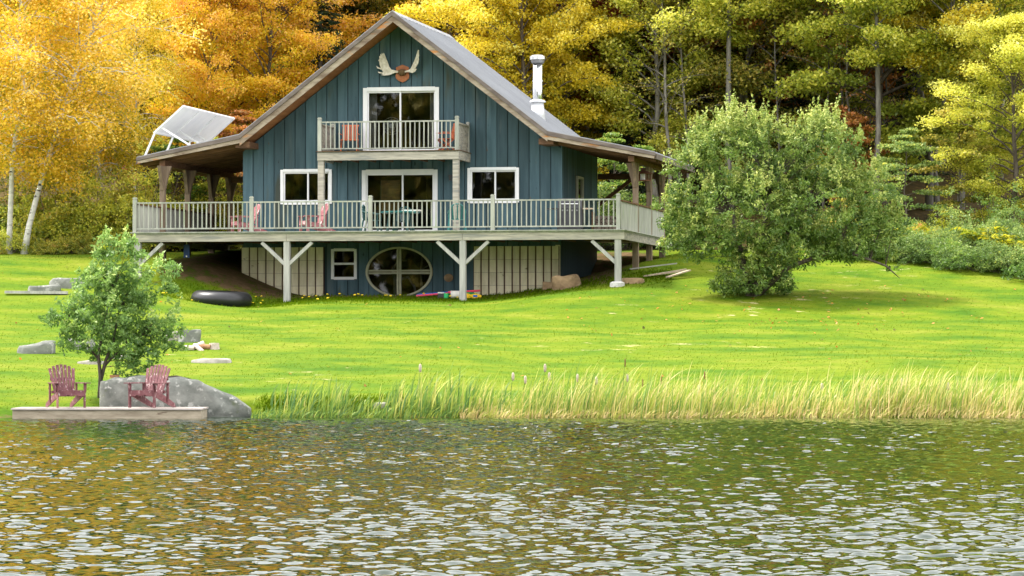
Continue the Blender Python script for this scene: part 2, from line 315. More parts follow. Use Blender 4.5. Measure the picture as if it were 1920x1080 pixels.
md = N(nt, 'ShaderNodeMixRGB'); L(rt.outputs[0], md.inputs[0]); L(mt.outputs[0], md.inputs[1]); L(r4.outputs[0], md.inputs[2])
r5 = ramp(nt, [(.3, (.035, .03, .014)), (.55, (.09, .06, .025)), (.75, (.20, .12, .03))], n4.outputs[0])
ml = N(nt, 'ShaderNodeMixRGB'); L(at_f.outputs['Fac'], ml.inputs[0]); L(md.outputs[0], ml.inputs[1]); L(r5.outputs[0], ml.inputs[2])
L(ml.outputs[0], b.inputs['Base Color'])
bp = N(nt, 'ShaderNodeBump', Strength=.5, Distance=.06); L(n2.outputs[0], bp.inputs['Height']); L(bp.outputs[0], b.inputs['Normal']); L(b.outputs[0], out.inputs[0]); M['ground'] = m

# water
m, nt, out = newmat('pond_water'); L = nt.links.new
b = N(nt, 'ShaderNodeBsdfPrincipled', Roughness=.03, IOR=1.33); b.inputs['Base Color'].default_value = (.004, .017, .003, 1)
n1 = N(nt, 'ShaderNodeTexNoise', Scale=1.0, Detail=2.0, Roughness=.5); L(coords(nt, (6, 8, 1)), n1.inputs['Vector'])
fa = N(nt, 'ShaderNodeAttribute', attribute_name='fetch'); fm = N(nt, 'ShaderNodeMath', operation='MULTIPLY'); L(n1.outputs[0], fm.inputs[0]); L(fa.outputs['Fac'], fm.inputs[1])
bp = N(nt, 'ShaderNodeBump', Strength=1.0, Distance=.008); L(fm.outputs[0], bp.inputs['Height']); L(bp.outputs[0], b.inputs['Normal'])
L(b.outputs[0], out.inputs[0]); M['water'] = m

# ------------------------------------------------------------------ the ground and the pond
def grid_mesh(name, X, Y, Z, mat, attrs=None, smooth=True):
    nr, nc = X.shape; me = bpy.data.meshes.new(name)
    co = np.stack([X, Y, Z], -1).reshape(-1, 3); idx = np.arange(nr * nc).reshape(nr, nc)
    q = np.stack([idx[:-1, :-1], idx[:-1, 1:], idx[1:, 1:], idx[1:, :-1]], -1).reshape(-1, 4)
    me.vertices.add(len(co)); me.vertices.foreach_set('co', co.ravel())
    me.loops.add(q.size); me.loops.foreach_set('vertex_index', q.ravel().astype(np.int32))
    me.polygons.add(len(q)); me.polygons.foreach_set('loop_start', np.arange(0, q.size, 4, dtype=np.int32))
    me.update(calc_edges=True)
    if smooth: me.polygons.foreach_set('use_smooth', np.ones(len(q), bool))
    for k, a in (attrs or {}).items():
        at_ = me.attributes.new(k, 'FLOAT', 'POINT'); at_.data.foreach_set('value', a.ravel().astype(np.float32))
    me.materials.append(mat); return me
us = np.unique(np.concatenate([np.linspace(-600, -70, 12), np.linspace(-70, -22, 33), np.arange(-22, 22.01, .22), np.linspace(22, 70, 33), np.linspace(70, 600, 12)]).round(4))
dsx = np.unique(np.concatenate([np.linspace(40, 78, 8), np.arange(78, 86, .2), np.arange(86, 108, .4), np.arange(108, 132, .25), np.linspace(132, 232, 60), np.linspace(232, 420, 20)]).round(4))
U_, D_ = np.meshgrid(us, dsx)
X_ = CAM[0] + U_ * RV[0] + D_ * FH[0]; Y_ = CAM[1] + U_ * RV[1] + D_ * FH[1]
Z_ = G(X_, Y_)
dirt = .55 * np.exp(-(np.maximum(np.abs(X_) - 7.2, 0) / .9) ** 2) * sstep(-4.2, -2.6, Y_) * (1 - sstep(8, 10, Y_))
dirt = np.maximum(dirt, .45 * (D_ < 82.5))
litter = sstep(127, 133, D_ + vnoise(U_ * .8, D_ * .8, 2)) * .95
litter = np.maximum(litter, sstep(122.5, 126, D_) * (U_ > 12) * .8)
ground = bpy.data.objects.new('ground', grid_mesh('ground', X_, Y_, Z_, M['ground'], {'dirt': dirt, 'litter': litter})); link(ground)
tag(ground, 'bright green mown lawn rising from the pond to the house and wood', kind='structure')

rng = np.random.default_rng(5)
tw = np.unique(np.concatenate([np.linspace(-40, -4, 10), np.linspace(-4, -1.1, 20), np.linspace(-1.1, 1.1, 480), np.linspace(1.1, 4, 20), np.linspace(4, 40, 10)]).round(5))
dd_ = [19.0]
while dd_[-1] < 84: dd_.append(dd_[-1] + .034 + .066 * (dd_[-1] - 19) / 65)
dw = np.array(list(np.linspace(-300, 0, 8)) + list(np.linspace(1, 18.9, 30)) + dd_)
TW, DW = np.meshgrid(tw, dw); UW = TW * (.155 * np.maximum(DW, 15) + 1)
h = np.zeros_like(UW)
NW = 120
for i in range(NW):
    lam = .16 * (3.4 ** (rng.random() ** 1.5)); k = 2 * PI / lam
    ang = rng.normal(0, .75); kx, ky = k * math.sin(ang), k * math.cos(ang)
    h += .17 / math.sqrt(NW / 2) / k * np.sin(kx * UW + ky * DW + rng.random() * 6.283)
gust = .85 + .28 * vnoise(UW * .22 + 2, DW * .12, 4) + .15 * vnoise(UW * .6, DW * .35, 6)
fetch = np.interp(DW, [19, 35, 60, 76, 82, 84], [1.0, .98, .98, .98, .75, .4])
h *= gust * fetch * np.clip(3 - 2 * np.abs(TW), 0, 1) * np.clip((DW - 10) / 9, 0, 1)
XW = CAM[0] + UW * RV[0] + DW * FH[0]; YW = CAM[1] + UW * RV[1] + DW * FH[1]
water = bpy.data.objects.new('pond_water', grid_mesh('pond_water', XW, YW, h, M['water'], {'fetch': gust * fetch})); link(water)
tag(water, 'rippled dark green pond water with white sky glints', kind='structure')

# ------------------------------------------------------------------ foliage tools
def leaf_arrays(P, size, up, tint, aspect, rng, along=None):
    n = len(P); nr = rng.normal(size=(n, 3)) + np.array([0, 0, up]); nr /= np.linalg.norm(nr, axis=1)[:, None]
    t = rng.normal(size=(n, 3)) if along is None else along + rng.normal(size=(n, 3)) * .35
    t -= nr * (t * nr).sum(1)[:, None]; t /= np.linalg.norm(t, axis=1)[:, None] + 1e-9
    b_ = np.cross(nr, t); s = (size * rng.uniform(.65, 1.3, n))[:, None]
    V = np.stack([P - t * s * .5, P + b_ * s * .5 * aspect - t * s * .06, P + t * s * .5, P - b_ * s * .5 * aspect - t * s * .06], 1).reshape(-1, 3)
    return V, tint
def leaf_mesh(name, V, tint, mat):
    n = len(V) // 4; me = bpy.data.meshes.new(name)
    me.vertices.add(4 * n); me.vertices.foreach_set('co', V.ravel())
    me.loops.add(4 * n); me.loops.foreach_set('vertex_index', np.arange(4 * n, dtype=np.int32))
    me.polygons.add(n); me.polygons.foreach_set('loop_start', np.arange(0, 4 * n, 4, dtype=np.int32)); me.update(calc_edges=True)
    a = me.attributes.new('tint', 'FLOAT', 'FACE'); a.data.foreach_set('value', np.clip(tint, 0, 1).astype(np.float32))
    me.materials.append(mat); return me
def clump_leaves(C, rad, per, rng, flat=.4):
    """leaf positions scattered in flattened clumps"""
    C = np.asarray(C); n = len(C); rad = np.broadcast_to(rad, (n,))
    d = rng.normal(size=(n, per, 3)); d /= np.linalg.norm(d, axis=2)[..., None]; r = rng.random((n, per, 1)) ** .55
    P = C[:, None, :] + d * r * rad[:, None, None] * np.array([1, 1, flat])
    return P.reshape(-1, 3)
def make_tree(kind, seed, H, R, h0, nl, per, leaf, elev=(25, 65), flat=.35, crad=.55, lean=(0, 0), trunk_r=.16, aspect=.62, droop=0.0, up=1.1, bark=None, lf=None, subs=5, prof=.8, tintmix=.4, clear=0.0):
    rng = np.random.default_rng(seed); tb = MB()
    wob = rng.normal(0, .012 * H, (7, 2)); wob[0] = 0
    def tp(t):
        i = min(int(t * 6), 5); f = t * 6 - i; w = wob[i] * (1 - f) + wob[i + 1] * f
        return np.array([lean[0] * t ** 1.25 + w[0], lean[1] * t ** 1.25 + w[1], t * H])
    ts = np.linspace(0, 1, 11); tb.tube([tp(t) - (np.array([0, 0, .3]) if t == 0 else 0) for t in ts], [trunk_r * (1.25 if t == 0 else 1) * (1 - .88 * t) for t in ts], 8)
    C = []; out = []
    for i in range(nl):
        f = (i + rng.random() * .7) / nl; t = h0 + (0.97 - h0) * f; p = tp(t)
        r = R * (math.sin(PI * (min(f + .06, 1) ** prof)) * .85 + .15) * rng.uniform(.65, 1.12)
        az = i * 2.399 + rng.normal(0, .3); el = math.radians(elev[0] + (elev[1] - elev[0]) * f + rng.normal(0, 7))
        d = np.array([math.cos(az) * math.cos(el), math.sin(az) * math.cos(el), math.sin(el)])
        pts = [p]; q = p.copy(); dd = d.copy(); seg = r / max(math.cos(el), .45) / 5
        for k in range(5):
            q = q + dd * seg; pts.append(q.copy()); dd = dd + np.array([0, 0, -.13 - droop * .25]) + rng.normal(0, .09, 3); dd /= np.linalg.norm(dd)
        br = trunk_r * (1 - .85 * t) * .42
        tb.tube(pts, [br * (1 - .85 * k / 5) + .006 for k in range(6)], 4, cap=False)
        for k in range(subs):
            s = .28 + .72 * (k + rng.random() * .6) / subs; ii = min(int(s * 5), 4); base = pts[ii] * (1 - (s * 5 - ii)) + pts[ii + 1] * (s * 5 - ii)
            yaw = (1 if k % 2 else -1) * rng.uniform(.4, 1.3); dx = d[0] * math.cos(yaw) - d[1] * math.sin(yaw); dy = d[0] * math.sin(yaw) + d[1] * math.cos(yaw)
            e = np.array([dx, dy, d[2] * .4 + rng.normal(0, .15) - droop * .3]); e /= np.linalg.norm(e); ln = r * rng.uniform(.22, .46) * (1.15 - s * .4)
            mid = base + e * ln * .5 + np.array([0, 0, .04 * ln]); tip = base + e * ln + np.array([0, 0, -.10 * ln - droop * ln * .5])
            tb.tube([base, mid, tip], [br * .35 + .005, br * .2 + .004, .004], 3, cap=False)
            C += [mid, tip, base * .3 + tip * .7]; out += [s * .7, s, s * .85]
        C += [pts[4], pts[5]]; out += [.85, 1.0]
    C = np.array(C); out = np.array(out); rad = crad * rng.uniform(.6, 1.3, len(C))
    P = clump_leaves(C, rad, per, rng, flat)
    if droop: P[:, 2] -= rng.random(len(P)) ** 2 * droop * .7
    o = np.repeat(out, per); cz_ = np.repeat(rng.normal(0, .12, len(C)), per)
    if clear:
        ax = np.array([tp(t_) for t_ in np.clip(P[:, 2] / H, 0, 1)]); kk = (np.hypot(P[:, 0] - ax[:, 0], P[:, 1] - ax[:, 1]) > clear) | (rng.random(len(P)) < .12); P, o, cz_ = P[kk], o[kk], cz_[kk]
    cl = cz_
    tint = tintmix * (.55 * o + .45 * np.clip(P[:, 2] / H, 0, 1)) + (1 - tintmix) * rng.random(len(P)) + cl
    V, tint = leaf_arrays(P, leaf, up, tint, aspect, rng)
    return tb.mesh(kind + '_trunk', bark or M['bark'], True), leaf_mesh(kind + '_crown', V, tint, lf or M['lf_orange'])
def make_spruce(seed, H, R):
    rng = np.random.default_rng(seed); tb = MB(); tb.tube([(0, 0, -.3), (0, 0, H * .5), (0, 0, H)], [.2, .11, .01], 7); P = []; A = []
    for i in range(34):
        f = i / 33; z = H * (.06 + .92 * f); r = R * (1 - f) ** .85 + .12
        for k in range(8):
            az = i * 1.1 + k * PI / 4 + rng.normal(0, .12); rr = r * rng.uniform(.75, 1.1)
            d = np.array([math.cos(az), math.sin(az), 0]); tip = d * rr + np.array([0, 0, z - .22 * rr]); s0 = np.array([0, 0, z])
            tb.tube([s0, tip], [.02, .006], 3, cap=False); n = int(14 + 46 * rr / R)
            s = rng.random(n) ** .7; side = rng.normal(0, .13 + .10 * rr, n) * (1.1 - s); pr = np.array([-d[1], d[0], 0])
            P.append(s0 + (tip - s0) * s[:, None] + pr * side[:, None] + np.stack([np.zeros(n), np.zeros(n), -np.abs(rng.normal(0, .09, n))], 1))
            A.append(np.repeat((tip - s0)[None] / rr, n, 0) + pr * np.sign(side)[:, None] * .8)
    P = np.concatenate(P); A = np.concatenate(A); V, t = leaf_arrays(P, .26, 1.2, rng.random(len(P)), .30, rng, A)
    return tb.mesh('spruce_trunk', M['bark'], True), leaf_mesh('spruce_crown', V, t, M['lf_dark'])
def make_shrub(seed, R, H, n, leaf, per=46, crad=.22, spiky=.2, mat=None, aspect=.55, up=.8):
    rng = np.random.default_rng(seed); tb = MB(); C = []
    for i in range(n):
        az = rng.random() * 2 * PI; rr = math.sqrt(rng.random()); hh = (1 - rr ** 2.2) * .8 + .2
        p = np.array([math.cos(az) * rr * R, math.sin(az) * rr * R, H * hh * rng.uniform(.35, 1.0) * (1 + (rng.random() < .15) * spiky)]); C.append(p)
        if i % 4 == 0: tb.tube([(p[0] * .15, p[1] * .15, -.1), (p[0] * .6, p[1] * .6, p[2] * .55), tuple(p)], [.018, .012, .005], 3, cap=False)
    C = np.array(C); P = clump_leaves(C, crad * rng.uniform(.6, 1.3, n), per, rng, .7); P[:, 2] = np.maximum(P[:, 2], .02)
    tint = .35 * np.repeat(np.clip(C[:, 2] / H, 0, 1), per) + .55 * rng.random(len(P)) + np.repeat(rng.normal(.05, .13, n), per)
    V, t = leaf_arrays(P, leaf, up, tint, aspect, rng)
    return tb.mesh('shrub_stems', M['bark']), leaf_mesh('shrub_foliage', V, t, mat or M['lf_under'])
def plant(name, meshes, loc, rz, scale, label, cat, group=None, bark=None, lf=None, parts=('trunk', 'crown'), tilt=(0, 0)):
    r = empty(name, loc, rz, label, cat, group); r.scale = scale if hasattr(scale, '__len__') else (scale,) * 3; r.rotation_euler = (tilt[0], tilt[1], rz)
    for me, nm, mt in ((meshes[0], parts[0], bark), (meshes[1], parts[1], lf)):
        o = bpy.data.objects.new(nm, me); COL.objects.link(o); o.parent = r
        if mt is not None:
            o.material_slots[0].link = 'OBJECT'; o.material_slots[0].material = mt
    return r

# ================================================================== THE HOUSE
HZ = 3.4
house = empty('house', (0, 0, HZ), 0, 'blue board-sided gabled house with a grey metal roof and a raised wooden deck', 'house'); house['_w'] = 1
HWALL = 5.57
def ztop(x): return 12.66 - .774 * abs(x)
ELL = (-.05, 4.21, 1.15, .84)
def ell(x):
    t = 1 - ((x - ELL[0]) / ELL[2]) ** 2
    if t <= 0: return None
    s = ELL[3] * math.sqrt(t); return (ELL[1] - s, ELL[1] + s)
RECTS = [(-1.29, 1.32, 8.22, 10.5), (-1.33, 1.27, 5.47, 7.69), (-4.2, -2.43, 6.55, 7.73), (2.35, 4.09, 6.55, 7.73), (-2.41, -1.55, 3.97, 5.0)]
def facade_cols(mb, xa, xb, y0, y1, zb, topf=ztop, rects=RECTS, use_ell=True, grow=0.0):
    cuts = {xa, xb}
    if xa < 0 < xb: cuts.add(0.0)
    for r in rects:
        for e in (r[0] - grow, r[1] + grow):
            if xa < e < xb: cuts.add(e)
    if use_ell:
        for i in range(41):
            e = ELL[0] - ELL[2] + 2 * ELL[2] * (0.5 - 0.5 * math.cos(PI * i / 40))
            if xa < e < xb: cuts.add(e)
    cuts = sorted(cuts)
    for a, b_ in zip(cuts[:-1], cuts[1:]):
        if b_ - a < .002: continue
        mid = (a + b_) / 2; holes = []
        for r in rects:
            if r[0] - grow < mid < r[1] + grow: holes.append((r[2] - grow, r[2] - grow, r[3] + grow, r[3] + grow))
        if use_ell and ell(mid):
            ea = ell(a + 1e-6) or (ELL[1], ELL[1]); eb = ell(b_ - 1e-6) or (ELL[1], ELL[1]); holes.append((ea[0], eb[0], ea[1], eb[1]))
        holes.sort(); lo = (zb, zb)
        for h_ in holes:
            if h_[0] > lo[0] + .001 or h_[1] > lo[1] + .001: mb.col(a, b_, y0, y1, lo[0], lo[1], max(h_[0], lo[0]), max(h_[1], lo[1]))
            lo = (h_[2], h_[3])
        mb.col(a, b_, y0, y1, lo[0], lo[1], topf(a), topf(b_))
# backing walls, floors (rooms behind the glass are real)
mb = MB()
facade_cols(mb, -HWALL + .02, HWALL - .02, .06, .20, 3.2)
front_wall = mb.build('front_wall', M['teal_dark'], house)
mb = MB(); mb.box(HWALL - .14, HWALL - .02, .20, 3.0, 3.2, 8.62).box(HWALL - .14, HWALL - .02, 4.2, 7.4, 3.2, 8.62).box(HWALL - .14, HWALL - .02, 3.0, 4.2, 3.2, 6.35).box(HWALL - .14, HWALL - .02, 3.0, 4.2, 7.58, 8.62)
side_wall = mb.build('side_wall', M['teal_dark'], house)
MB().box(-HWALL + .02, -HWALL + .14, .20, 7.4, 3.2, 8.62).build('side_wall', M['teal_dark'], house)
mb = MB(); facade_cols(mb, -HWALL + .02, HWALL - .02, 7.4, 7.55, 3.2, rects=[(1.1, 2.1, 8.9, 10.2), (-2.4, -1.2, 6.6, 7.7)], use_ell=False)
mb.build('back_wall', M['teal_dark'], house)
mb = MB(); mb.box(-HWALL + .15, HWALL - .15, .21, 7.39, 5.18, 5.38).box(-HWALL + .15, HWALL - .15, .21, 7.39, 7.95, 8.15).box(-HWALL + .15, HWALL - .15, .21, 7.39, 3.22, 3.32)
mb.box(-.8, -.7, 3.5, 7.38, 5.39, 7.94).box(-HWALL + .15, -.2, 5.0, 5.1, 8.16, 9.6)
mb.build('floor', M['interior'], house)
# siding boards, one by one
BW = 2 * HWALL / 30
for i in range(30):
    xa = -HWALL + i * BW + .014; xb = -HWALL + (i + 1) * BW - .014; mid = (xa + xb) / 2
    zb = 3.28 if -2.72 < mid < 2.52 else 5.07
    yf = .012 + .008 * ((i * 7) % 3)
    full = sorted(r for r in RECTS if r[0] <= xa and r[1] >= xb); bands = []; lo = zb
    for r in full:
        if r[2] > lo + .02: bands.append((lo, r[2]))
        lo = max(lo, r[3])
    bands.append((lo, 99.0))
    for (b0_, b1_) in bands:
        mb = MB(); facade_cols(mb, xa, xb, yf, .06, b0_, topf=lambda x, c=b1_: min(ztop(x), c), rects=[r for r in RECTS if r not in full and r[2] >= b0_ - .01 and r[3] <= b1_ + .01], use_ell=b0_ < 4)
        if mb.v: mb.build('siding_board', M['teal'], front_wall)
for i in range(25):
    ya = .02 + i * .296; yb = ya + .27
    for (z0, z1) in ([(5.45, 8.6)] if not (yb > 2.9 and ya < 4.3) else [(5.45, 6.33), (7.6, 8.6)]): MB().box(HWALL - .019, HWALL + .02, ya, yb, z0, z1).build('siding_board', M['teal'], side_wall)
# window and door joinery
def frame(name, r, mat, w=.09, y0=-.035, y1=.09, sill=False):
    x0, x1, z0, z1 = r; mb = MB()
    mb.box(x0 - .02, x0 + w, y0, y1, z0, z1).box(x1 - w, x1 + .02, y0, y1, z0, z1).box(x0 + w, x1 - w, y0 + .001, y1, z1 - w, z1 + .02).box(x0 + w, x1 - w, y0 + .001, y1, z0 - .02, z0 + w)
    return mb.build(name, mat, house)
def pane(x0, x1, z0, z1, y, parent): return MB().box(x0, x1, y, y + .012, z0, z1).build('pane', M['glass'], parent)
def slider(name, r, split, w, mat=None):
    mat = mat or M['white']; f = frame(name, r, mat, w); x0, x1, z0, z1 = r; s = .055
    for (a, b_, yy) in ((x0 + w, split + .04, .02), (split - .02, x1 - w, .075)):
        mb = MB(); zz0, zz1 = z0 + w, z1 - w
        mb.box(a, a + s, yy, yy + .04, zz0, zz1).box(b_ - s, b_, yy, yy + .04, zz0, zz1).box(a + s, b_ - s, yy, yy + .039, zz1 - s, zz1).box(a + s, b_ - s, yy, yy + .039, zz0, zz0 + s)
        sh = mb.build('sash', mat, f); pane(a + s, b_ - s, zz0 + s, zz1 - s, yy + .014, f)
    return f
d1 = slider('sliding_door', RECTS[0], -.03, .12); d1['label'] = 'white framed sliding glass door opening on the balcony'
d2 = slider('sliding_door', RECTS[1], .05, .12); d2['label'] = 'white framed sliding glass door opening on the lower deck'
slider('window', RECTS[2], -3.27, .08); slider('window', RECTS[3], 3.27, .08)
bw = frame('window', RECTS[4], M['white'], .075); bw['label'] = 'small two-pane window in the basement wall'
MB().box(-2.335, -1.625, -.03, .08, 4.46, 4.53).build('sash', M['white'], bw)
pane(-2.335, -1.625, 4.045, 4.46, .03, bw); pane(-2.335, -1.625, 4.53, 4.925, .03, bw)
# round basement window
mb = MB(); n = 48
for k in range(n):
    a0, a1 = 2 * PI * k / n, 2 * PI * (k + 1) / n; q = []
    for (a, kk) in ((a0, 1.015), (a1, 1.015), (a1, .945), (a0, .945)): q.append((ELL[0] + math.cos(a) * ELL[2] * kk, ELL[1] + math.sin(a) * ELL[3] * kk))
    mb.prism(q, -.04, .10)
rw = mb.build('window', M['cream_trim'], house); rw['label'] = 'large oval window divided in four in the basement wall'
MB().box(ELL[0] - .075, ELL[0] - .012, -.045, .09, ELL[1] - .78, ELL[1] + .78).box(ELL[0] + .012, ELL[0] + .075, -.045, .09, ELL[1] - .78, ELL[1] + .78).build('mullion', M['cream_trim'], rw)
MB().box(ELL[0] - 1.07, ELL[0] + 1.07, -.03, .085, ELL[1] - .075, ELL[1] - .012).box(ELL[0] - 1.07, ELL[0] + 1.07, -.03, .085, ELL[1] + .012, ELL[1] + .07).build('mullion', M['cream_trim'], rw)
for sx in (-1, 1):
    for sz in (-1, 1):
        q = [(ELL[0] + sx * .05, ELL[1] + sz * .04)] + [(ELL[0] + sx * (.05 + math.cos(t) * (ELL[2] * .93 - .05)), ELL[1] + sz * (.04 + math.sin(t) * (ELL[3] * .93 - .04))) for t in np.linspace(0, PI / 2, 9)]
        MB().prism(q, .035, .05).build('pane', M['glass'], rw)
# side window on the porch
f = MB().box(HWALL - .05, HWALL + .06, 3.0, 3.08, 6.4, 7.5).box(HWALL - .05, HWALL + .06, 4.12, 4.2, 6.4, 7.5).box(HWALL - .05, HWALL + .061, 3.0, 4.2, 7.5, 7.58).box(HWALL - .05, HWALL + .061, 3.0, 4.2, 6.32, 6.4).build('window', M['cream_trim'], house)
f['label'] = 'narrow window in the shaded side wall'; MB().box(HWALL - .01, HWALL + .002, 3.08, 4.12, 6.4, 7.5).build('pane', M['glass'], f)
# cream block walls of the basement
for (x0, x1, nc) in ((-5.60, -2.68, 10), (2.54, 5.50, 11)):
    back = MB().box(x0, x1, -.02, .055, 3.0, 5.06).build('block_wall', M['mortar'], house); cw = (x1 - x0) / nc
    rows = [(5.065, 4.62), (4.612, 4.18), (4.172, 3.74), (3.732, 3.0)]; ms = {}
    for i in range(nc):
        for k, (zt, zb) in enumerate(rows):
            if k not in ms: ms[k] = MB().box(-cw / 2 + .026, cw / 2 - .026, -.05, .01, zb - zt, 0).mesh('block', M['block'])
            inst('block', ms[k], back, (x0 + (i + .5) * cw, -.01, zt))
MB().box(5.36, 5.52, .0, 7.4, 3.0, 5.1).build('side_block_wall', M['block'], house)
# wall lamp
lamp = MB().box(1.72, 1.80, -.12, .0, 7.44, 7.50).tube([(1.76, -.12, 7.30), (1.76, -.12, 7.50)], [.05, .07], 8).build('wall_lamp', M['grillmat'], house)

# ---- roof
YF, YB = -1.3, 8.2
AP = 12.97; KX, KZ = 5.32, 8.86; EX, EZ = 8.95, 8.11
roof = MB()
for s in (-1, 1):
    roof.prism([(0, AP - .03), (s * KX, KZ - .03), (s * KX, KZ - .26), (0, AP - .30)][::s], YF + .05, YB - .05)
    roof.prism([(s * KX, KZ - .03), (s * EX, EZ - .03), (s * EX, EZ - .14), (s * KX, KZ - .20)][::s], YF + .05, YB - .05)
roof = roof.build('roof', M['soffit'], house)
def roof_sheets(xa, za, xb, zb, n):
    w = (YB - YF) / n; d = Vector((xb - xa, 0, zb - za)); ln = d.length; d.normalize(); nrm = Vector((-d.z, 0, d.x))
    if nrm.z < 0: nrm = -nrm
    def pt(s_, h_): return (xa + d.x * s_ + nrm.x * h_, za + d.z * s_ + nrm.z * h_)
    mb = MB(); a, b_ = pt(0, -.02), pt(ln, -.02); c, e = pt(ln, .012), pt(0, .012)
    mb.prism([a, b_, c, e], .004, w - .004); c2, e2 = pt(ln, .045), pt(0, .045)
    mb.prism([a, b_, c2, e2], -.018, .018)
    me = mb.mesh('roof_sheet', M['roof'])
    for i in range(n): inst('roof_sheet', me, roof, (0, YF + i * w, 0))
for s in (-1, 1):
    roof_sheets(0, AP, s * KX, KZ, 16); roof_sheets(s * KX, KZ, s * EX, EZ, 16)
MB().prism([(-.22, AP - .13), (0, AP + .05), (.22, AP - .13), (0, AP + .02)], YF - .02, YB + .02).build('ridge_cap', M['roof'], roof)
for s in (-1, 1):
    for (nm, o0, o1, yy, mt) in (('rake_trim', .02, -.13, YF - .06, 'fascia_dark'), ('rake_board', -.135, -.36, YF - .02, 'fascia')):
        if s > 0 and nm == 'rake_board': o0, o1 = -.135, -.33
        MB().prism([(0, AP + o0), (s * KX, KZ + o0), (s * KX, KZ + o1), (0, AP + o1)][::s], yy, YF + .045).build(nm, M[mt], roof)
    MB().prism([(s * KX, KZ + .015), (s * (EX + .02), EZ + .015), (s * (EX + .02), EZ - .09), (s * KX, KZ - .13)][::s], YF - .05, YF + .045).build('rake_trim', M['fascia_dark'], roof)
    MB().prism([(s * KX, KZ - .135), (s * (EX - .02), EZ - .095), (s * (EX - .02), EZ - .19), (s * KX, KZ - .27)][::s], YF - .015, YF + .045).build('rake_board', M['fascia'], roof)
    MB().prism([(s * EX, EZ - .02), (s * (EX + .05), EZ - .02), (s * (EX + .05), EZ - .2), (s * EX, EZ - .2)][::s], YF + .05, YB).build('eave_board', M['fascia_dark'], roof)
    for k in range(15):
        yy = YF + .5 + k * .6
        MB().prism([(s * (HWALL + .03), KZ - .27), (s * (EX - .05), EZ - .15), (s * (EX - .05), EZ - .27), (s * (HWALL + .03), KZ - .42)][::s], yy, yy + .06).build('rafter', M['brown'], roof)
    MB().box(min(s * 5.0, s * 5.5), max(s * 5.0, s * 5.5), YF + .1, .0, KZ - .42, KZ - .22).build('purlin', M['brown'], roof)
# chimney
CX, CY = 4.30, 2.5; cz = AP - .774 * CX
ch = MB().lathe([(.172, cz - .2), (.172, 11.50)], 20, (CX, CY, 0)).build('chimney', M['steel'], roof, smooth=True)
MB().lathe([(.29, cz - .25), (.20, cz + .48)], 20, (CX, CY, 0)).build('flashing', M['flash'], roof, smooth=True)
MB().lathe([(.19, cz + .46), (.28, cz + .47), (.28, cz + .51), (.18, cz + .56)], 20, (CX, CY, 0)).build('storm_collar', M['flash'], roof)
MB().lathe([(.178, 10.82), (.178, 10.88)], 20, (CX, CY, 0)).build('pipe_band', M['flash'], roof)
MB().lathe([(.20, 11.46), (.23, 11.51), (.23, 11.56), (.12, 11.58)], 20, (CX, CY, 0)).build('cap_neck', M['greymetal'], roof)
MB().lathe([(.26, 11.58), (.27, 11.60), (.27, 11.70), (.20, 11.74), (.02, 11.76)], 20, (CX, CY, 0)).build('chimney_cap', M['steel'], roof)

# ---- deck
DX, DF, DZ = 8.32, -3.9, 5.45
deck = MB().box(-DX, DX, DF, -.04, DZ - .045, DZ).box(HWALL + .1, DX, -.04, 8.0, DZ - .045, DZ).box(-DX, -HWALL - .1, -.04, 8.0, DZ - .045, DZ)
deck = deck.build('deck', M['rail'], house)
for (xa, xb) in ((-DX, -3.02), (-3.012, 2.94), (2.948, DX)): MB().box(xa, xb, DF + .02, DF + .10, DZ - .29, DZ - .05).build('rim_beam', M['beam'], deck)
MB().box(-DX - .06, DX + .06, DF - .07, DF + .3, DZ + .001, DZ + .035).build('deck_edge_board', M['rail'], deck)
for s in (-1, 1):
    MB().box(min(s * (DX - .10), s * (DX - .02)), max(s * (DX - .10), s * (DX - .02)), DF + .11, 8.0, DZ - .29, DZ - .05).build('rim_beam', M['beam'], deck)
    MB().box(min(s * (DX - .3), s * (DX + .06)), max(s * (DX - .3), s * (DX + .06)), DF + .31, 8.0, DZ + .001, DZ + .03).build('deck_edge_board', M['rail'], deck)
jm = MB().box(0, .05, DF + .12, -.06, DZ - .26, DZ - .05).mesh('joist', M['brown'])
for k in range(27): inst('joist', jm, deck, (-8.0 + k * .61, 0, 0))
def gz(x, y): return float(G(x, y))
for x in (-8.16, -3.02, 2.94, 8.10):
    g = gz(x, DF + .2); MB().box(x - .10, x + .10, DF + .04, DF + .24, g - .4, DZ - .292).build('support_post', M['post'], deck)
    for s in (-1, 1):
        if abs(x + s * 1) > 8.2: continue
        MB().beam((x + s * .06, DF + .14, DZ - 1.06), (x + s * .86, DF + .14, DZ - .33), .11, .16, (0, 1, 0)).build('brace', M['post'], deck)
for (x, y) in ((8.12, -.1), (8.12, 3.0), (8.12, 6.1), (-8.12, -1.0), (-8.12, 2.1), (-8.12, 5.2)):
    MB().box(x - .10, x + .10, y - .1, y + .1, gz(x, y) - .4, DZ - .292).build('support_post', M['porchpost'], deck)
mb = MB().lathe([(.26, gz(8.1, DF + .14) - .2), (.24, gz(8.1, DF + .14) + .10), (.16, gz(8.1, DF + .14) + .14)], 9, (8.08, DF + .10, 0)).build('footing', M['concrete'], deck)
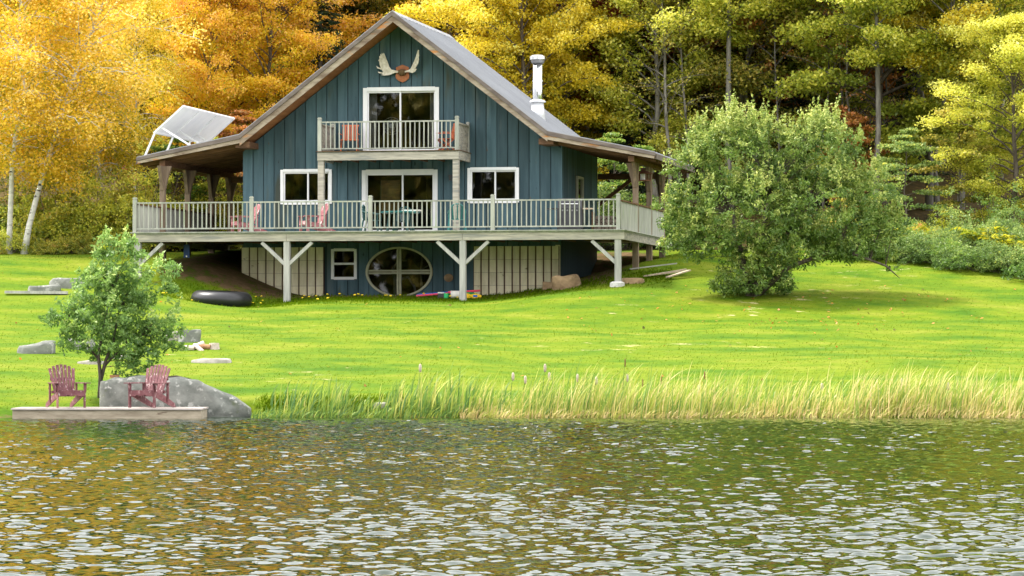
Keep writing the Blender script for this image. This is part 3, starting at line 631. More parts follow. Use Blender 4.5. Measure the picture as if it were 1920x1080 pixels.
# railings
balus = MB().box(-.019, .019, -.019, .019, 0, .82).mesh('baluster', M['rail'])
def rail_post(x, y, z0, h_, parent, mat='rail', w=.062):
    MB().box(-w, w, -w, w, 0, h_ - .09).box(-w * .8, w * .8, -w * .8, w * .8, h_ - .09, h_ - .065).box(-w * 1.05, w * 1.05, -w * 1.05, w * 1.05, h_ - .065, h_ - .02).box(-w * .8, w * .8, -w * .8, w * .8, h_ - .02, h_).build('rail_post', M[mat], parent, loc=(x, y, z0))
rnd = random.Random(4)
PX = [-8.25, -4.22, -.17, 3.95, 8.12]; RY = DF + .06; rz0 = DZ + .036
for x in PX: rail_post(x, RY, rz0, 1.17, deck)
for a, b_ in zip(PX[:-1], PX[1:]):
    MB().box(a + .065, b_ - .065, RY - .035, RY + .035, rz0 + .955, rz0 + 1.0).build('top_rail', M['rail'], deck)
    MB().box(a + .065, b_ - .065, RY - .028, RY + .028, rz0 + .09, rz0 + .135).build('bottom_rail', M['rail'], deck)
    n = 25
    for k in range(n): inst('baluster', balus, deck, (a + (b_ - a) * (k + 1) / (n + 1) + rnd.uniform(-.008, .008), RY, rz0 + .136), (0, rnd.uniform(-.006, .006), rnd.uniform(0, .4)))
def board_rail(x, ya, yb, z0, parent, h_=.96, mat='rail'):
    mb = MB(); n = max(2, int((yb - ya) / .155)); w = (yb - ya) / n
    for k in range(n): mb.box(x - .012, x + .012, ya + k * w + .003, ya + (k + 1) * w - .003, z0 + .03, z0 + h_ - .04 + .002 * (k % 2))
    p = mb.build('board_panel', M[mat], parent); p['kind'] = 'stuff'
    MB().box(x - .06, x + .06, ya, yb, z0 + h_ - .036, z0 + h_ + .01).build('rail_cap', M['brown' if mat == 'rail' else mat], parent)
for (ya, yb) in ((RY + .07, -.21), (.01, 2.89), (3.11, 5.99)): board_rail(8.2, ya, yb, DZ + .03, deck)
for (ya, yb) in ((RY + .07, -1.12), (-.88, 1.98), (2.22, 5.1)): board_rail(-8.2, ya, yb, DZ + .03, deck)
# porch posts, plates and knee braces
for s, ys in ((-1, (-1.0, 2.1, 5.2, 7.7)), (1, (-.1, 3.0, 6.1))):
    x = s * 8.12
    for y in ys:
        p = MB().box(x - .09, x + .09, y - .09, y + .09, DZ + .032, 7.84).build('porch_post', M['porchpost'], house)
        for (dx, dy) in ((0, 1), (0, -1), (-s, 0)):
            pr = [(.05, 7.02), (.09, 7.02), (.20, 7.34), (.36, 7.66), (.44, 7.84), (.05, 7.84)]
            if dx: pr = [(a_ * .62, z_) for a_, z_ in pr]
            m2 = MB()
            if dy: m2.prism([(y + dy * (a + .04), z) for a, z in pr][::dy], x - .06, x + .06, 'x')
            else: m2.prism([(x + dx * (a + .04), z) for a, z in pr][::dx], y - .06, y + .06, 'y')
            m2.build('knee_brace', M['porchpost'], p)
    MB().box(x - .10, x + .10, YF + .2, YB - .3, 7.842, 8.03).build('porch_plate', M['brown'], house)
    yb = 7.5
    MB().box(min(s * 5.6, s * 8.0), max(s * 5.6, s * 8.0), yb - .1, yb + .08, 7.66, 7.86).build('tie_beam', M['brown'], house)
    MB().beam((s * 5.62, yb, 6.75), (s * 6.85, yb, 7.68), .12, .16, (0, 1, 0)).build('tie_brace', M['brown'], house)
# ---- balcony
BX, BY, BZ = 2.43, -2.0, 8.22
bal = MB().box(-BX, BX, BY + .04, .0, BZ - .04, BZ).build('balcony', M['rail'], house)
MB().box(-BX - .03, BX + .03, BY - .05, .0, BZ + .001, BZ + .02).build('floor_edge', M['brown'], bal)
MB().box(-BX, BX, BY, BY + .08, BZ - .29, BZ - .042).build('rim_beam', M['beam'], bal)
for s in (-1, 1): MB().box(min(s * (BX - .08), s * BX), max(s * (BX - .08), s * BX), BY + .082, .0, BZ - .29, BZ - .042).build('rim_beam', M['beam'], bal)
jm = MB().box(0, .05, BY + .09, .0, BZ - .27, BZ - .045).mesh('joist', M['brown'])
for k in range(8): inst('joist', jm, bal, (-2.1 + k * .6, 0, 0))
for s in (-1, 1):
    MB().box(s * 2.32 - .10, s * 2.32 + .10, BY + .03, BY + .23, DZ + .036, BZ - .292).build('support_post', M['beam'], bal)
    rail_post(s * 2.36, BY + .06, BZ + .022, 1.14, bal); rail_post(s * 2.36, -.08, BZ + .022, 1.05, bal, 'rail', .05)
    board_rail(s * 2.36, BY + .13, -.14, BZ + .02, bal, .92, 'beam')
b0 = BZ + .022
MB().box(-2.295, 2.295, BY + .03, BY + .09, b0 + .955, b0 + 1.0).build('top_rail', M['rail'], bal)
MB().box(-2.295, 2.295, BY + .035, BY + .085, b0 + .06, b0 + .10).build('bottom_rail', M['rail'], bal)
bal2 = MB().box(-.019, .019, -.019, .019, 0, .854).mesh('baluster', M['rail'])
for k in range(29): inst('baluster', bal2, bal, (-2.295 + 4.59 * (k + 1) / 30 + rnd.uniform(-.008, .008), BY + .06, b0 + .10), (0, rnd.uniform(-.006, .006), rnd.uniform(0, .4)))

# ================================================================== THINGS ON AND ABOUT THE HOUSE
# solar panels on the left porch roof, seen from behind
sol = empty('solar_array', (-8.3, -.4, 8.25), 0, 'tilted solar panel array with white backs on the porch roof', 'solar panel')
xl, zl, xh, zh = -8.62, 9.02, -7.55, 9.95; dv = Vector((xh - xl, 0, zh - zl)).normalized(); nv = Vector((-dv.z, 0, dv.x))
for k in range(3):
    y0 = -.45 + k * 2.25; y1 = y0 + 2.21
    off = Vector((8.3, .4, -8.25))
    def q(s_, h_): return (xl + (xh - xl) * s_ + nv.x * h_ + off.x, zl + (zh - zl) * s_ + nv.z * h_ + off.z)
    p = MB().prism([q(0.03, 0), q(.97, 0), q(.97, .02), q(.03, .02)], y0 + .03 + off.y, y1 - .03 + off.y).build('panel', M['white'], sol)
    fr = MB(); fr.prism([q(0, -.03), q(.05, -.03), q(.05, .03), q(0, .03)], y0 + off.y, y1 + off.y).prism([q(.95, -.03), q(1, -.03), q(1, .03), q(.95, .03)], y0 + off.y, y1 + off.y)
    for yy in (y0, y1 - .06): fr.prism([q(.051, -.03), q(.949, -.03), q(.949, .028), q(.051, .028)], yy + off.y, yy + .06 + off.y)
    fr.build('frame', M['white'], p)
    mb = MB(); mb.beam((xl + off.x + .02, y0 + .1 + off.y, zl + off.z), (-9.0 + off.x, y0 + .1 + off.y, 8.13 + off.z), .06, .07, (0, 1, 0)); mb.build('leg', M['white'], sol)
    mb = MB(); mb.beam((xl + off.x + .25, y0 + .12 + off.y, zl + off.z + .2), (-7.2 + off.x, y0 + .12 + off.y, 8.50 + off.z), .06, .07, (0, 1, 0)); mb.build('strut', M['white'], sol)
# moose antler mount on the gable
am = empty('antler_mount', (.07, 0, 11.0), 0, 'moose antlers on a brown wooden shield below the gable peak', 'antlers'); am.scale = (.86, .86, .86)
sh = [(0, .33), (.13, .27), (.24, .23), (.27, .18), (.24, .08), (.26, -.02), (.28, -.12), (.26, -.22), (.14, -.32), (0, -.38)]
sh = sh + [(-x, z) for x, z in sh[-2:0:-1]]
MB().prism(sh[::-1], -.05, .01).build('shield', M['plaque'], am)
MB().lathe([(.02, -.14), (.13, -.11), (.17, 0), (.15, .09), (.04, .12)], 12, (0, -.09, .02)).build('hide_cap', M['hide'], am, smooth=True)
def antler(sgn, pts, thick, yk):
    mb = MB(); n = len(pts)
    f = [(x, -.14 - yk * abs(x) - .02 * math.sin(x * 9), z) for x, z in pts]; bk = [(x, y + thick, z) for x, y, z in f]
    mb.add(f + bk, [tuple(range(n)), tuple(range(2 * n - 1, n - 1, -1))] + [(i, i + n, (i + 1) % n + n, (i + 1) % n) for i in range(n)])
    return mb.build('antler', M['antler'], am)
L_ = [(-.12, .06), (-.30, .10), (-.42, .13), (-.50, .24), (-.56, .42), (-.64, .60), (-.70, .76), (-.735, .80), (-.755, .73), (-.80, .80), (-.815, .72), (-.86, .76), (-.862, .66), (-.91, .67), (-.895, .55), (-.95, .50), (-.905, .44), (-.88, .28), (-.84, .20), (-.93, .22), (-1.02, .28), (-.98, .18), (-.80, .12), (-.74, .01), (-.86, .03), (-.96, .05), (-.94, 0), (-.80, -.03), (-.76, -.06), (-.84, -.08), (-.70, -.11), (-.50, -.09), (-.38, -.04), (-.26, .0), (-.12, .0)]
antler(-1, L_, .03, .10)
R_ = [(.12, .06), (.30, .10), (.38, .16), (.44, .28), (.52, .44), (.60, .62), (.655, .80), (.69, .88), (.74, .87), (.735, .74), (.75, .66), (.725, .58), (.74, .50), (.70, .34), (.62, .22), (.56, .14), (.64, .13), (.56, .02), (.44, -.03), (.36, .0), (.26, .02), (.12, .0)]
antler(1, R_[::-1], .03, .28)
# round plaque by the basement
pl = MB().prism([(1.68 + .155 * math.cos(t), 4.0 + .135 * math.sin(t)) for t in np.linspace(0, 2 * PI, 20, endpoint=False)], -.06, .008).build('wall_plate', M['tanRock'])
tag(pl, 'round tan plate hanging on the dark basement wall', 'plate')
# curtains and a fan behind the upper door
def curtain(xa, xb, z0, z1, label, y=.36):
    mb = MB(); n = 24; v = []; f = []
    for i in range(n + 1):
        x = xa + (xb - xa) * i / n; yy = y + .05 * math.sin(i * 1.9)
        v += [(x, yy, z0), (x + (xb - xa) * .15 * (0 if xb > xa else 0), yy, z1)]
    for i in range(n): f.append((2 * i, 2 * i + 2, 2 * i + 3, 2 * i + 1))
    mb.add(v, f); mb.add([(x, y + .006, z) for x, y, z in v], [tuple(reversed(q)) for q in f]); o = mb.build('curtain', M['curtain']); return tag(o, label, 'curtain', 'curtains at the balcony door')
curtain(-1.17, -.92, 8.25, 10.38, 'narrow white curtain at the edge of the balcony door nearest the solar panels')
curtain(.95, 1.2, 8.25, 10.38, 'narrow white curtain at the edge of the balcony door nearest the chimney')
fan = empty('standing_fan', (-.45, .7, 8.15), 0, 'pedestal fan with a round wire cage inside the balcony door', 'fan')
MB().lathe([(.2, 0), (.2, .03), (.03, .05), (.022, 1.0), (.022, 1.02)], 12).build('stand', M['white'], fan)
mb = MB()
for r_ in (.30, .22, .14): mb.tube([(r_ * math.cos(t), -.1, 1.08 + r_ * math.sin(t)) for t in np.linspace(0, 2 * PI, 25)], .006, 4)
for k in range(16): mb.tube([(.05 * math.cos(k * PI / 8), -.12, 1.08 + .05 * math.sin(k * PI / 8)), (.30 * math.cos(k * PI / 8), -.1, 1.08 + .30 * math.sin(k * PI / 8))], .004, 3)
mb.build('cage', M['white'], fan)
MB().box(-.07, .07, -.13, .1, 1.01, 1.15).build('motor', M['white'], fan)
for k in range(3):
    a = k * 2.1 + .4; MB().beam((0, -.06, 1.08), (.24 * math.cos(a), -.06, 1.08 + .24 * math.sin(a)), .012, .13, (0, 0.3, 1)).build('blade', M['greymetal'], fan)
# driftwood behind the oval window
dwd = MB().tube([(-.3, .5, 3.35), (-.28, .45, 3.9), (-.38, .5, 4.3), (-.2, .5, 4.65), (.1, .55, 4.6)], [.07, .07, .06, .05, .03], 6).tube([(-.28, .45, 3.9), (.15, .5, 4.05), (.38, .5, 3.7), (.42, .5, 3.4)], [.06, .05, .05, .04], 6).tube([(.62, .6, 3.4), (.6, .6, 4.3), (.62, .6, 4.75)], [.05, .05, .02], 6).tube([(.6, .6, 4.3), (.95, .6, 4.5)], [.04, .02], 6)
tag(dwd.build('driftwood', M['driftwood'], smooth=True), 'pale twisted driftwood standing inside the oval window', 'driftwood')

# ---- chairs
def adirondack(loc, rz, mat, label, group, scale=1.0):
    t = empty('adirondack_chair', loc, rz, label, 'chair', group); t.scale = (scale,) * 3
    m = M[mat]    # faces local -y
    for k in range(7):      # fan back
        a = (k - 3) / 3; top = 1.0 - .09 * a * a; x0, x1 = a * .20, a * .285
        p0 = Vector((x0, .20, .26)); p1 = Vector((x1, .20 + .42 * (top - .26), top)); d = (p1 - p0)
        mb = MB(); mb.beam(p0, p1, .070, .02, (0, -1, .4)); mb.build('back_slat', m, t)
    for z in (.36, .66): MB().beam((-.30, .225 + .42 * (z - .26), z), (.30, .225 + .42 * (z - .26), z), .02, .07).build('back_rail', m, t)
    for k in range(6):
        f = k / 5; y = -.30 + .50 * f; MB().box(-.27, .27, y - .038, y + .038, .385 - .10 * f, .407 - .10 * f).build('seat_slat', m, t)
    MB().prism([(-.28, .28), (-.28, .40), (.28, .40), (.28, .28), (.18, .27), (.09, .30), (0, .27), (-.09, .30), (-.18, .27)][::-1], -.365, -.34).build('apron', m, t)
    for s in (-1, 1):
        MB().prism([(-.36, .385), (-.36, .27), (-.20, .245), (.62, .0), (.74, .0), (.70, .09), (.20, .285)], s * .295 - .014, s * .295 + .014, 'x').build('side_rail', m, t)
        MB().box(s * .325 - .013, s * .325 + .013, -.35, -.25, 0, .56).build('front_leg', m, t)
        MB().prism([(-.20, .56), (-.33, .56), (-.30, .36)], s * .355 - .012, s * .355 + .012, 'x').build('bracket', m, t)
        MB().box(s * .32 - .02, s * .32 + .02, .30, .36, .12, .56).build('rear_leg', m, t)
        MB().prism([(s * .25, -.42), (s * .44, -.40), (s * .44, -.10), (s * .36, .38), (s * .27, .38), (s * .25, -.05)][::s], .562, .584, 'z').build('armrest', m, t)
    return t
def monobloc(loc, rz, mat, label):
    t = empty('plastic_chair', loc, rz, label, 'chair', 'green plastic chairs on the deck'); m = M[mat]
    mb = MB(); n = 12
    pts = [(.25 * math.cos(a), .22 + .06 * math.sin(a), .50 + .42 * max(0, math.sin(a)) ** .6) for a in np.linspace(0, PI, n)]
    MB().tube([(.26, .20, .42)] + [(x * 1.06, y, z) for x, y, z in pts] + [(-.26, .20, .42)], .026, 6).build('back_rim', m, t)
    for k in range(5):
        x = (k - 2) * .085; MB().beam((x * .8, .20, .43), (x, .275, .88 - abs(k - 2) * .018), .045, .014, (0, 1, .2)).build('back_slat', m, t)
    MB().prism([(-.25, -.24), (.25, -.24), (.23, .22), (-.23, .22)], .405, .435, 'z').build('seat', m, t)
    for s in (-1, 1):
        MB().tube([(s * .27, .25, .70), (s * .29, .05, .66), (s * .29, -.18, .64), (s * .27, -.26, .58), (s * .25, -.26, .42)], .024, 6).build('armrest', m, t)
        for y0, y1 in ((-.23, -.29), (.22, .30)): MB().beam((s * .235, y0, .42), (s * .28, y1, 0), .05, .05).build('leg', m, t)
    return t
dz = DZ + .001
adirondack((-4.72, -2.9, dz), -.95, 'pink', 'faded pink adirondack chair on the deck nearest the corner of the house wall', 'pink chairs on the deck')
adirondack((-2.35, -2.95, dz), -.95, 'pink', 'faded pink adirondack chair behind the balcony post on the deck', 'pink chairs on the deck')
tb = empty('patio_table', (.55, -2.5, dz), 0, 'round green plastic patio table on the deck before the sliding door', 'table')
MB().lathe([(.62, .66), (.66, .68), (.66, .71), (.62, .72)], 24).build('table_top', M['green'], tb)
for k in range(4): MB().beam((.40 * math.cos(k * PI / 2 + .7), .40 * math.sin(k * PI / 2 + .7), .66), (.5 * math.cos(k * PI / 2 + .7), .5 * math.sin(k * PI / 2 + .7), 0), .07, .07).build('leg', M['darkgreen'], tb)
mp = MB().prism([(-.3, -.15), (.3, -.2), (.33, .1), (-.28, .15)], .002, .05, 'z').build('folded_cloth', M['curtain'], loc=(.95, -2.6, dz + .72)); tag(mp, 'pale folded cloth lying on the green patio table', 'cloth')
monobloc((2.62, -3.2, dz), PI + .25, 'green', 'green plastic chair beside the balcony post with its rounded back above the rail')
monobloc((-.35, -2.9, dz), PI / 2, 'darkgreen', 'dark green plastic chair half hidden by the middle rail post')
monobloc((.45, -1.5, dz), 0.1, 'darkgreen', 'dark green plastic chair behind the patio table')
# grill
gr = empty('gas_grill', (6.25, -2.2, dz), .1, 'black gas grill with a domed lid on the deck', 'grill')
MB().box(-.42, .42, -.25, .25, .12, .80).build('cart', M['grillmat'], gr)
MB().box(-.75, -.43, -.24, .24, .76, .80).build('side_shelf', M['grillmat'], gr); MB().box(.43, .75, -.24, .24, .76, .80).build('side_shelf', M['plank'], gr)
MB().prism([(-.26, .802), (.26, .802), (.26, .95), (.16, 1.09), (-.06, 1.12), (-.22, 1.02)], -.4, .4, 'x').build('lid', M['grillmat'], gr)
MB().tube([(-.28, -.30, .93), (.28, -.30, .93)], .015, 6).build('handle', M['steel'], gr)
for k in range(4): MB().tube([(-.24 + k * .16, -.25, .72), (-.24 + k * .16, -.29, .72)], .03, 8).build('knob', M['greymetal'], gr)
for sx in (-1, 1):
    for sy in (-1, 1): MB().box(sx * .40 - .02, sx * .40 + .02, sy * .22 - .02, sy * .22 + .02, 0, .12).build('leg', M['grillmat'], gr)
# firewood rack right of the grill
fr_ = empty('firewood_rack', (7.35, -1.6, dz), 0, 'low dark stack of firewood beside the gas grill', 'firewood')
MB().box(-.45, .45, -.2, .2, 0, .08).box(-.45, -.40, -.2, .2, .08, .7).box(.40, .45, -.2, .2, .08, .7).build('rack', M['brown'], fr_)
lg = MB().tube([(0, -.22, 0), (0, .22, 0)], .065, 7).mesh('log', M['bark'])
for r_ in range(4):
    for k in range(6 - r_ % 2): inst('log', lg, fr_, (-.32 + k * .128 + (r_ % 2) * .06, 0, .15 + r_ * .115), (0, k * .7, 0))
# hanging bird feeder on the right porch
bf = empty('bird_feeder', (8.15, 1.4, 7.32), 0, 'dark wooden six-sided bird feeder hanging from the porch roof', 'bird feeder')
MB().lathe([(.02, .42), (.03, .36), (.34, .24), (.33, .22), (.0, .30)], 6).build('roof', M['feeder'], bf); MB().lathe([(.27, -.02), (.27, .02), (.02, .02)], 6).build('tray', M['feeder'], bf)
for k in range(6): MB().tube([(.24 * math.cos(k * PI / 3), .24 * math.sin(k * PI / 3), 0), (.24 * math.cos(k * PI / 3), .24 * math.sin(k * PI / 3), .26)], .018, 5).build('upright', M['feeder'], bf)
MB().tube([(0, 0, .02), (0, 0, .24)], .10, 8).build('seed_tube', M['curtain'], bf); MB().tube([(0, 0, .4), (0, 0, .56)], .008, 4).build('hanger', M['greymetal'], bf)
# orange balcony chairs
def slat_chair(loc, rz, label):
    t = empty('slatted_chair', loc, rz, label, 'chair', 'orange chairs on the balcony'); m = M['orange']
    for k in range(8): MB().beam((-.24 + k * .0686, .20, .44), (-.24 + k * .0686, .34, .94), .042, .018, (0, 1, .2)).build('back_slat', m, t)
    MB().beam((-.29, .35, .955), (.29, .35, .955), .03, .05).build('top_rail', m, t); MB().beam((-.29, .21, .46), (.29, .21, .46), .03, .05).build('low_rail', m, t)
    for k in range(7): MB().box(-.28, .28, -.24 + k * .066, -.19 + k * .066, .42, .44).build('seat_slat', m, t)
    for s in (-1, 1):
        MB().beam((s * .27, -.26, .0), (s * .27, .24, .46), .03, .045).build('leg', m, t); MB().beam((s * .30, .26, .0), (s * .30, -.24, .44), .03, .045).build('leg', m, t)
        MB().box(s * .31 - .03, s * .31 + .03, -.26, .24, .63, .655).build('armrest', m, t); MB().box(s * .31 - .015, s * .31 + .015, -.25, -.21, .42, .63).build('arm_post', m, t)
    return t
slat_chair((-1.62, -.75, BZ + .02), .12, 'orange slatted chair facing out at the solar panel end of the balcony')
slat_chair((1.78, -.95, BZ + .02), -1.1, 'orange slatted chair turned sideways at the chimney end of the balcony')
# plates inside the deck windows
# ---- under the deck
p = gp(415, 116.4)
n1_, n2_ = 40, 16; mb = MB(); v = []; f = []
for i in range(n1_):
    for k in range(n2_):
        a, c = 2 * PI * i / n1_, 2 * PI * k / n2_; r_ = .74 + .275 * math.cos(c); v.append((r_ * math.cos(a), r_ * math.sin(a), .26 + .26 * math.sin(c)))
for i in range(n1_):
    for k in range(n2_): f.append((i * n2_ + k, ((i + 1) % n1_) * n2_ + k, ((i + 1) % n1_) * n2_ + (k + 1) % n2_, i * n2_ + (k + 1) % n2_))
mb.add(v, f); tu = mb.build('inner_tube', M['black'], smooth=True, loc=(p[0], p[1], p[2] - .06), rot=(.03, .05, 0)); tag(tu, 'large black rubber inner tube lying in the grass by the deck', 'inner tube')
valve = MB().tube([(.0, -.47, .30), (.02, -.40, .34)], .012, 5).build('valve', M['steel'], tu)
q = at(350, 465, 118.4); bd = MB().box(-.10, .10, -.02, .02, -.24, .20).build('hanging_board', M['shade_blue'], loc=(q[0], q[1], DZ - .56)); tag(bd, 'shaded blue board hanging under the deck', 'board')
MB().tube([(0, 0, .19), (0, 0, .52)], .010, 4).build('cord', M['curtain'], bd); MB().prism([(.03 * math.cos(t), -.19 + .03 * math.sin(t)) for t in np.linspace(0, 2 * PI, 8, endpoint=False)], -.026, -.019).build('disc', M['curtain'], bd)
# pool toys
def noodle(px0, py0, px1, py1, d, r_, mat, label, mid=0.0):
    a, b_ = at(px0, py0, d), at(px1, py1, d); g0 = max(a[2], float(G(a[0], a[1])) + r_); g1 = max(b_[2], float(G(b_[0], b_[1])) + r_); a[2], b_[2] = g0, g1
    c = (a + b_) / 2; c[2] += mid; o = MB().tube([a, a * .75 + b_ * .25 + (0, 0, mid * .6), c, a * .25 + b_ * .75 + (0, 0, mid * .6), b_], r_, 10).build('pool_noodle', M[mat], smooth=True)
    return tag(o, label, 'pool noodle', 'pool noodles under the deck')
noodle(782, 553, 880, 545, 117.6, .035, 'blue', 'bright blue pool noodle lying under the deck')
noodle(780, 555, 860, 548, 117.2, .035, 'pinkfoam', 'pink pool noodle ending below the oval window')
noodle(840, 548, 900, 545, 117.0, .035, 'pinkfoam', 'pink pool noodle poking out behind the middle deck post')
noodle(868, 548, 894, 552, 117.3, .04, 'greenfoam', 'green pool noodle behind the middle deck post')
p = gp(886, 116.8); yt = MB().prism([(-.30, 0), (.28, 0), (.30, .10), (.10, .16), (-.05, .12), (-.22, .18), (-.32, .10)], -.18, .18).build('pool_float', M['yellowfoam'], loc=p, rot=(0, 0, .2)); tag(yt, 'yellow plastic pool float beside the middle deck post', 'float')
MB().box(.02, .16, -.19, -.181, .04, .11).build('blue_patch', M['blue'], yt)
p = gp(834, 116.7); bag = MB().prism([(-.22, 0), (.0, 0), (.0, .17), (-.20, .19)], -.15, .15).build('beach_bag', M['grillmat'], loc=p); tag(bag, 'dark and green rolled beach bag under the deck', 'bag')
MB().box(.002, .13, -.15, .15, 0, .17).build('side_panel', M['greenfoam'], bag); MB().prism([(-.215, .172), (0, .172), (0, .2), (-.2, .21)], -.151, .151).build('trim', M['curtain'], bag)
p = gp(853, 116.7); wr = MB().tube([(-.14, 0, .13), (.14, .05, .13)], .13, 14).build('foam_roll', M['curtain'], loc=p, smooth=False); tag(wr, 'white foam roll behind the middle deck post', 'foam roll')
MB().tube([(-.146, -.002, .13), (-.1405, 0, .13)], .05, 10).build('core', M['tanRock'], wr)
# flowers
fl = MB().lathe([(.005, 0), (.035, .012), (.03, .03), (.004, .034)], 7).mesh('flower', M['petal'])
rf = random.Random(8)
spots = [(rf.uniform(300, 360), rf.uniform(115.0, 116.2)) for _ in range(5)] + [(rf.uniform(470, 520), rf.uniform(116, 117.6)) for _ in range(6)] + [(rf.uniform(545, 900), rf.uniform(115.2, 117.3)) for _ in range(20)]
for px, d in spots:
    p = gp(px, d, .10); o = inst('yellow_flower', fl, None, p, (rf.uniform(-.3, .3), rf.uniform(-.3, .3), 0), (rf.uniform(.9, 1.5),) * 3); tag(o, 'small yellow flower in the grass along the edge of the deck', 'flower', 'yellow flowers at the edge of the deck')

# ---- rocks
def hull(name, pts, mat, label, cat='rock', group=None, seed=0, rough=.05, sub=3, loc=(0, 0, 0), rz=0):
    import bmesh
    bm = bmesh.new()
    for p_ in pts: bm.verts.new(p_)
    bmesh.ops.convex_hull(bm, input=bm.verts)
    loose = [v_ for v_ in bm.verts if not v_.link_faces]; bmesh.ops.delete(bm, geom=loose, context='VERTS')
    bmesh.ops.triangulate(bm, faces=bm.faces); bmesh.ops.subdivide_edges(bm, edges=bm.edges, cuts=sub, use_grid_fill=True)
    bmesh.ops.smooth_vert(bm, verts=bm.verts, factor=.28, use_axis_x=True, use_axis_y=True, use_axis_z=True)
    rr = np.random.default_rng(seed); ph = rr.random(12) * 6.28
    for v_ in bm.verts:
        c = v_.co; nn = sum(math.sin(c.x * k_ + ph[i] + c.y * (2.3 * i % 5) + c.z * k_ * .8) / (1 + i * .5) for i, k_ in enumerate((3, 5, 8, 13, 21)))
        v_.co += v_.normal * nn * rough * .4
    me = bpy.data.meshes.new(name); bm.to_mesh(me); bm.free(); me.materials.append(M[mat])
    me.polygons.foreach_set('use_smooth', [True] * len(me.polygons))
    o = bpy.data.objects.new(name, me); link(o); o.location = loc; o.rotation_euler = (0, 0, rz); return tag(o, label, cat, group)
def rock(px, d, w, dep, h_, mat, label, seed, rz=0, tilt=0, group=None, cat='rock', sink=.06, name='rock', rough=.05, flat=.8):
    rr = np.random.default_rng(seed); pts = []
    for i in range(26):
        a = rr.random() * 2 * PI; k = rr.random(); r_ = (.72 + .28 * rr.random()) * (1 if k < flat else .75)
        pts.append((math.cos(a) * w / 2 * r_, math.sin(a) * dep / 2 * r_, h_ * (k if k < .3 else rr.uniform(.7, 1.0)) + tilt * math.cos(a) * h_))
    for i in range(8): a = i * PI / 4; pts.append((math.cos(a) * w * .47, math.sin(a) * dep * .47, -.1))
    p_ = gp(px, d, -sink); return hull(name, pts, mat, label, cat, group, seed, rough * min(1, h_ / .35), 3, p_, rz + YAW)
B = gp(330, 83.15); B[2] = 0
s_ = 83.15 / FPX
def bp_(px, py, dy): return ((px - 330) * s_, dy, (783 - py) * s_)
pts = [bp_(x_, y_, 0) for x_, y_ in [(187, 790), (189, 716), (203, 709), (245, 708), (322, 711), (370, 715), (408, 731), (414, 744), (444, 752), (468, 767), (470, 790)]]
pts += [(x_ + (.08 if k_ > 5 else 0), .55, z_ + .02) for k_, (x_, _, z_) in enumerate(pts[1:-1])] + [bp_(200, 714, 1.0), bp_(370, 720, 1.0), bp_(200, 783, 1.0), bp_(450, 783, .9), bp_(270, 760, -.18), bp_(400, 765, -.15), bp_(300, 783, -.25), bp_(240, 740, -.1)]
hull('boulder', pts, 'rock', 'big grey boulder at the water edge behind the red chairs', 'rock', None, 3, .07, 4, tuple(B), YAW)
rock(67, 96.2, 1.08, .6, .36, 'rock', 'blocky grey rock on the lawn above the left red chair', 21, .15, .10, sink=.05)
rock(155, 97.5, .9, .6, .36, 'rock', 'grey rock on the lawn behind the young tree trunk', 22, 0, .05)
rock(355, 98.8, .72, .5, .42, 'rock', 'rounded grey rock on the lawn beside the firewood', 23, 0, 0)
rock(330, 99.2, .6, .4, .34, 'paleRock', 'pale stone touching the rounded grey rock on the lawn', 33, 0, 0)
rock(398, 93.9, 1.25, .6, .17, 'paleRock', 'flat pale stone sunk in the lawn below the firewood', 24, -.1, .1, sink=.05)
rock(170, 93.6, .8, .45, .12, 'paleRock', 'low pale stones behind the young tree trunk', 25, 0, 0, sink=.03)
rock(232, 95.5, .9, .45, .12, 'paleRock', 'flat pale stone seen through the young tree foliage', 26, 0, 0, sink=.03)
rock(125, 114.4, 1.2, .7, .34, 'rock', 'grey slab topmost of the stone steps on the lawn', 27, 0, .05, sink=.02)
rock(82, 113.6, 1.15, .5, .20, 'rock', 'long flat grey stone in the middle of the stone steps', 28, 0, 0, sink=.02)
pk = gp(68, 112.8, .03); o = MB().box(-1.0, 1.0, -.12, .12, 0, .09).build('plank', M['post'], loc=pk, rot=(0, .01, YAW)); tag(o, 'long grey plank lying below the stone steps', 'plank')
rock(1062, 116.2, 1.0, .8, .52, 'tanRock', 'tan brown rock in the grass beside the cream block wall', 29, .2, 0, sink=.08, rough=.1)
rock(1030, 117.0, .5, .5, .3, 'tanRock', 'small brown rock leaning on the end of the cream block wall', 35, .2, 0)
rock(1186, 115.3, .95, .6, .2, 'tanRock', 'flat tan slab beside the white footed deck post', 30, -.25, .1, sink=.05)
rock(712, 82.75, .38, .3, .2, 'paleRock', 'small pale rock at the water line among the reeds', 31, 0, 0, sink=.06)
rock(487, 83.0, .3, .25, .16, 'rock', 'small dark rock at the water line beside the boulder', 32, 0, 0)
o = MB().box(-.11, .11, -.06, .06, 0, .07).build('brick', M['logred'], loc=at(215, 708.5, 84.1), rot=(0, 0, YAW)); tag(o, 'red brick lying on top of the big boulder', 'brick')
bt = at(331, 712, 84.0); o = MB().tube([bt - RV * .28 + (0, 0, .05), bt + (0, 0, .06), bt + RV * .35], [.03, .05, .025], 6).build('branch', M['bark'], smooth=True); tag(o, 'short dark branch lying on top of the big boulder', 'branch')
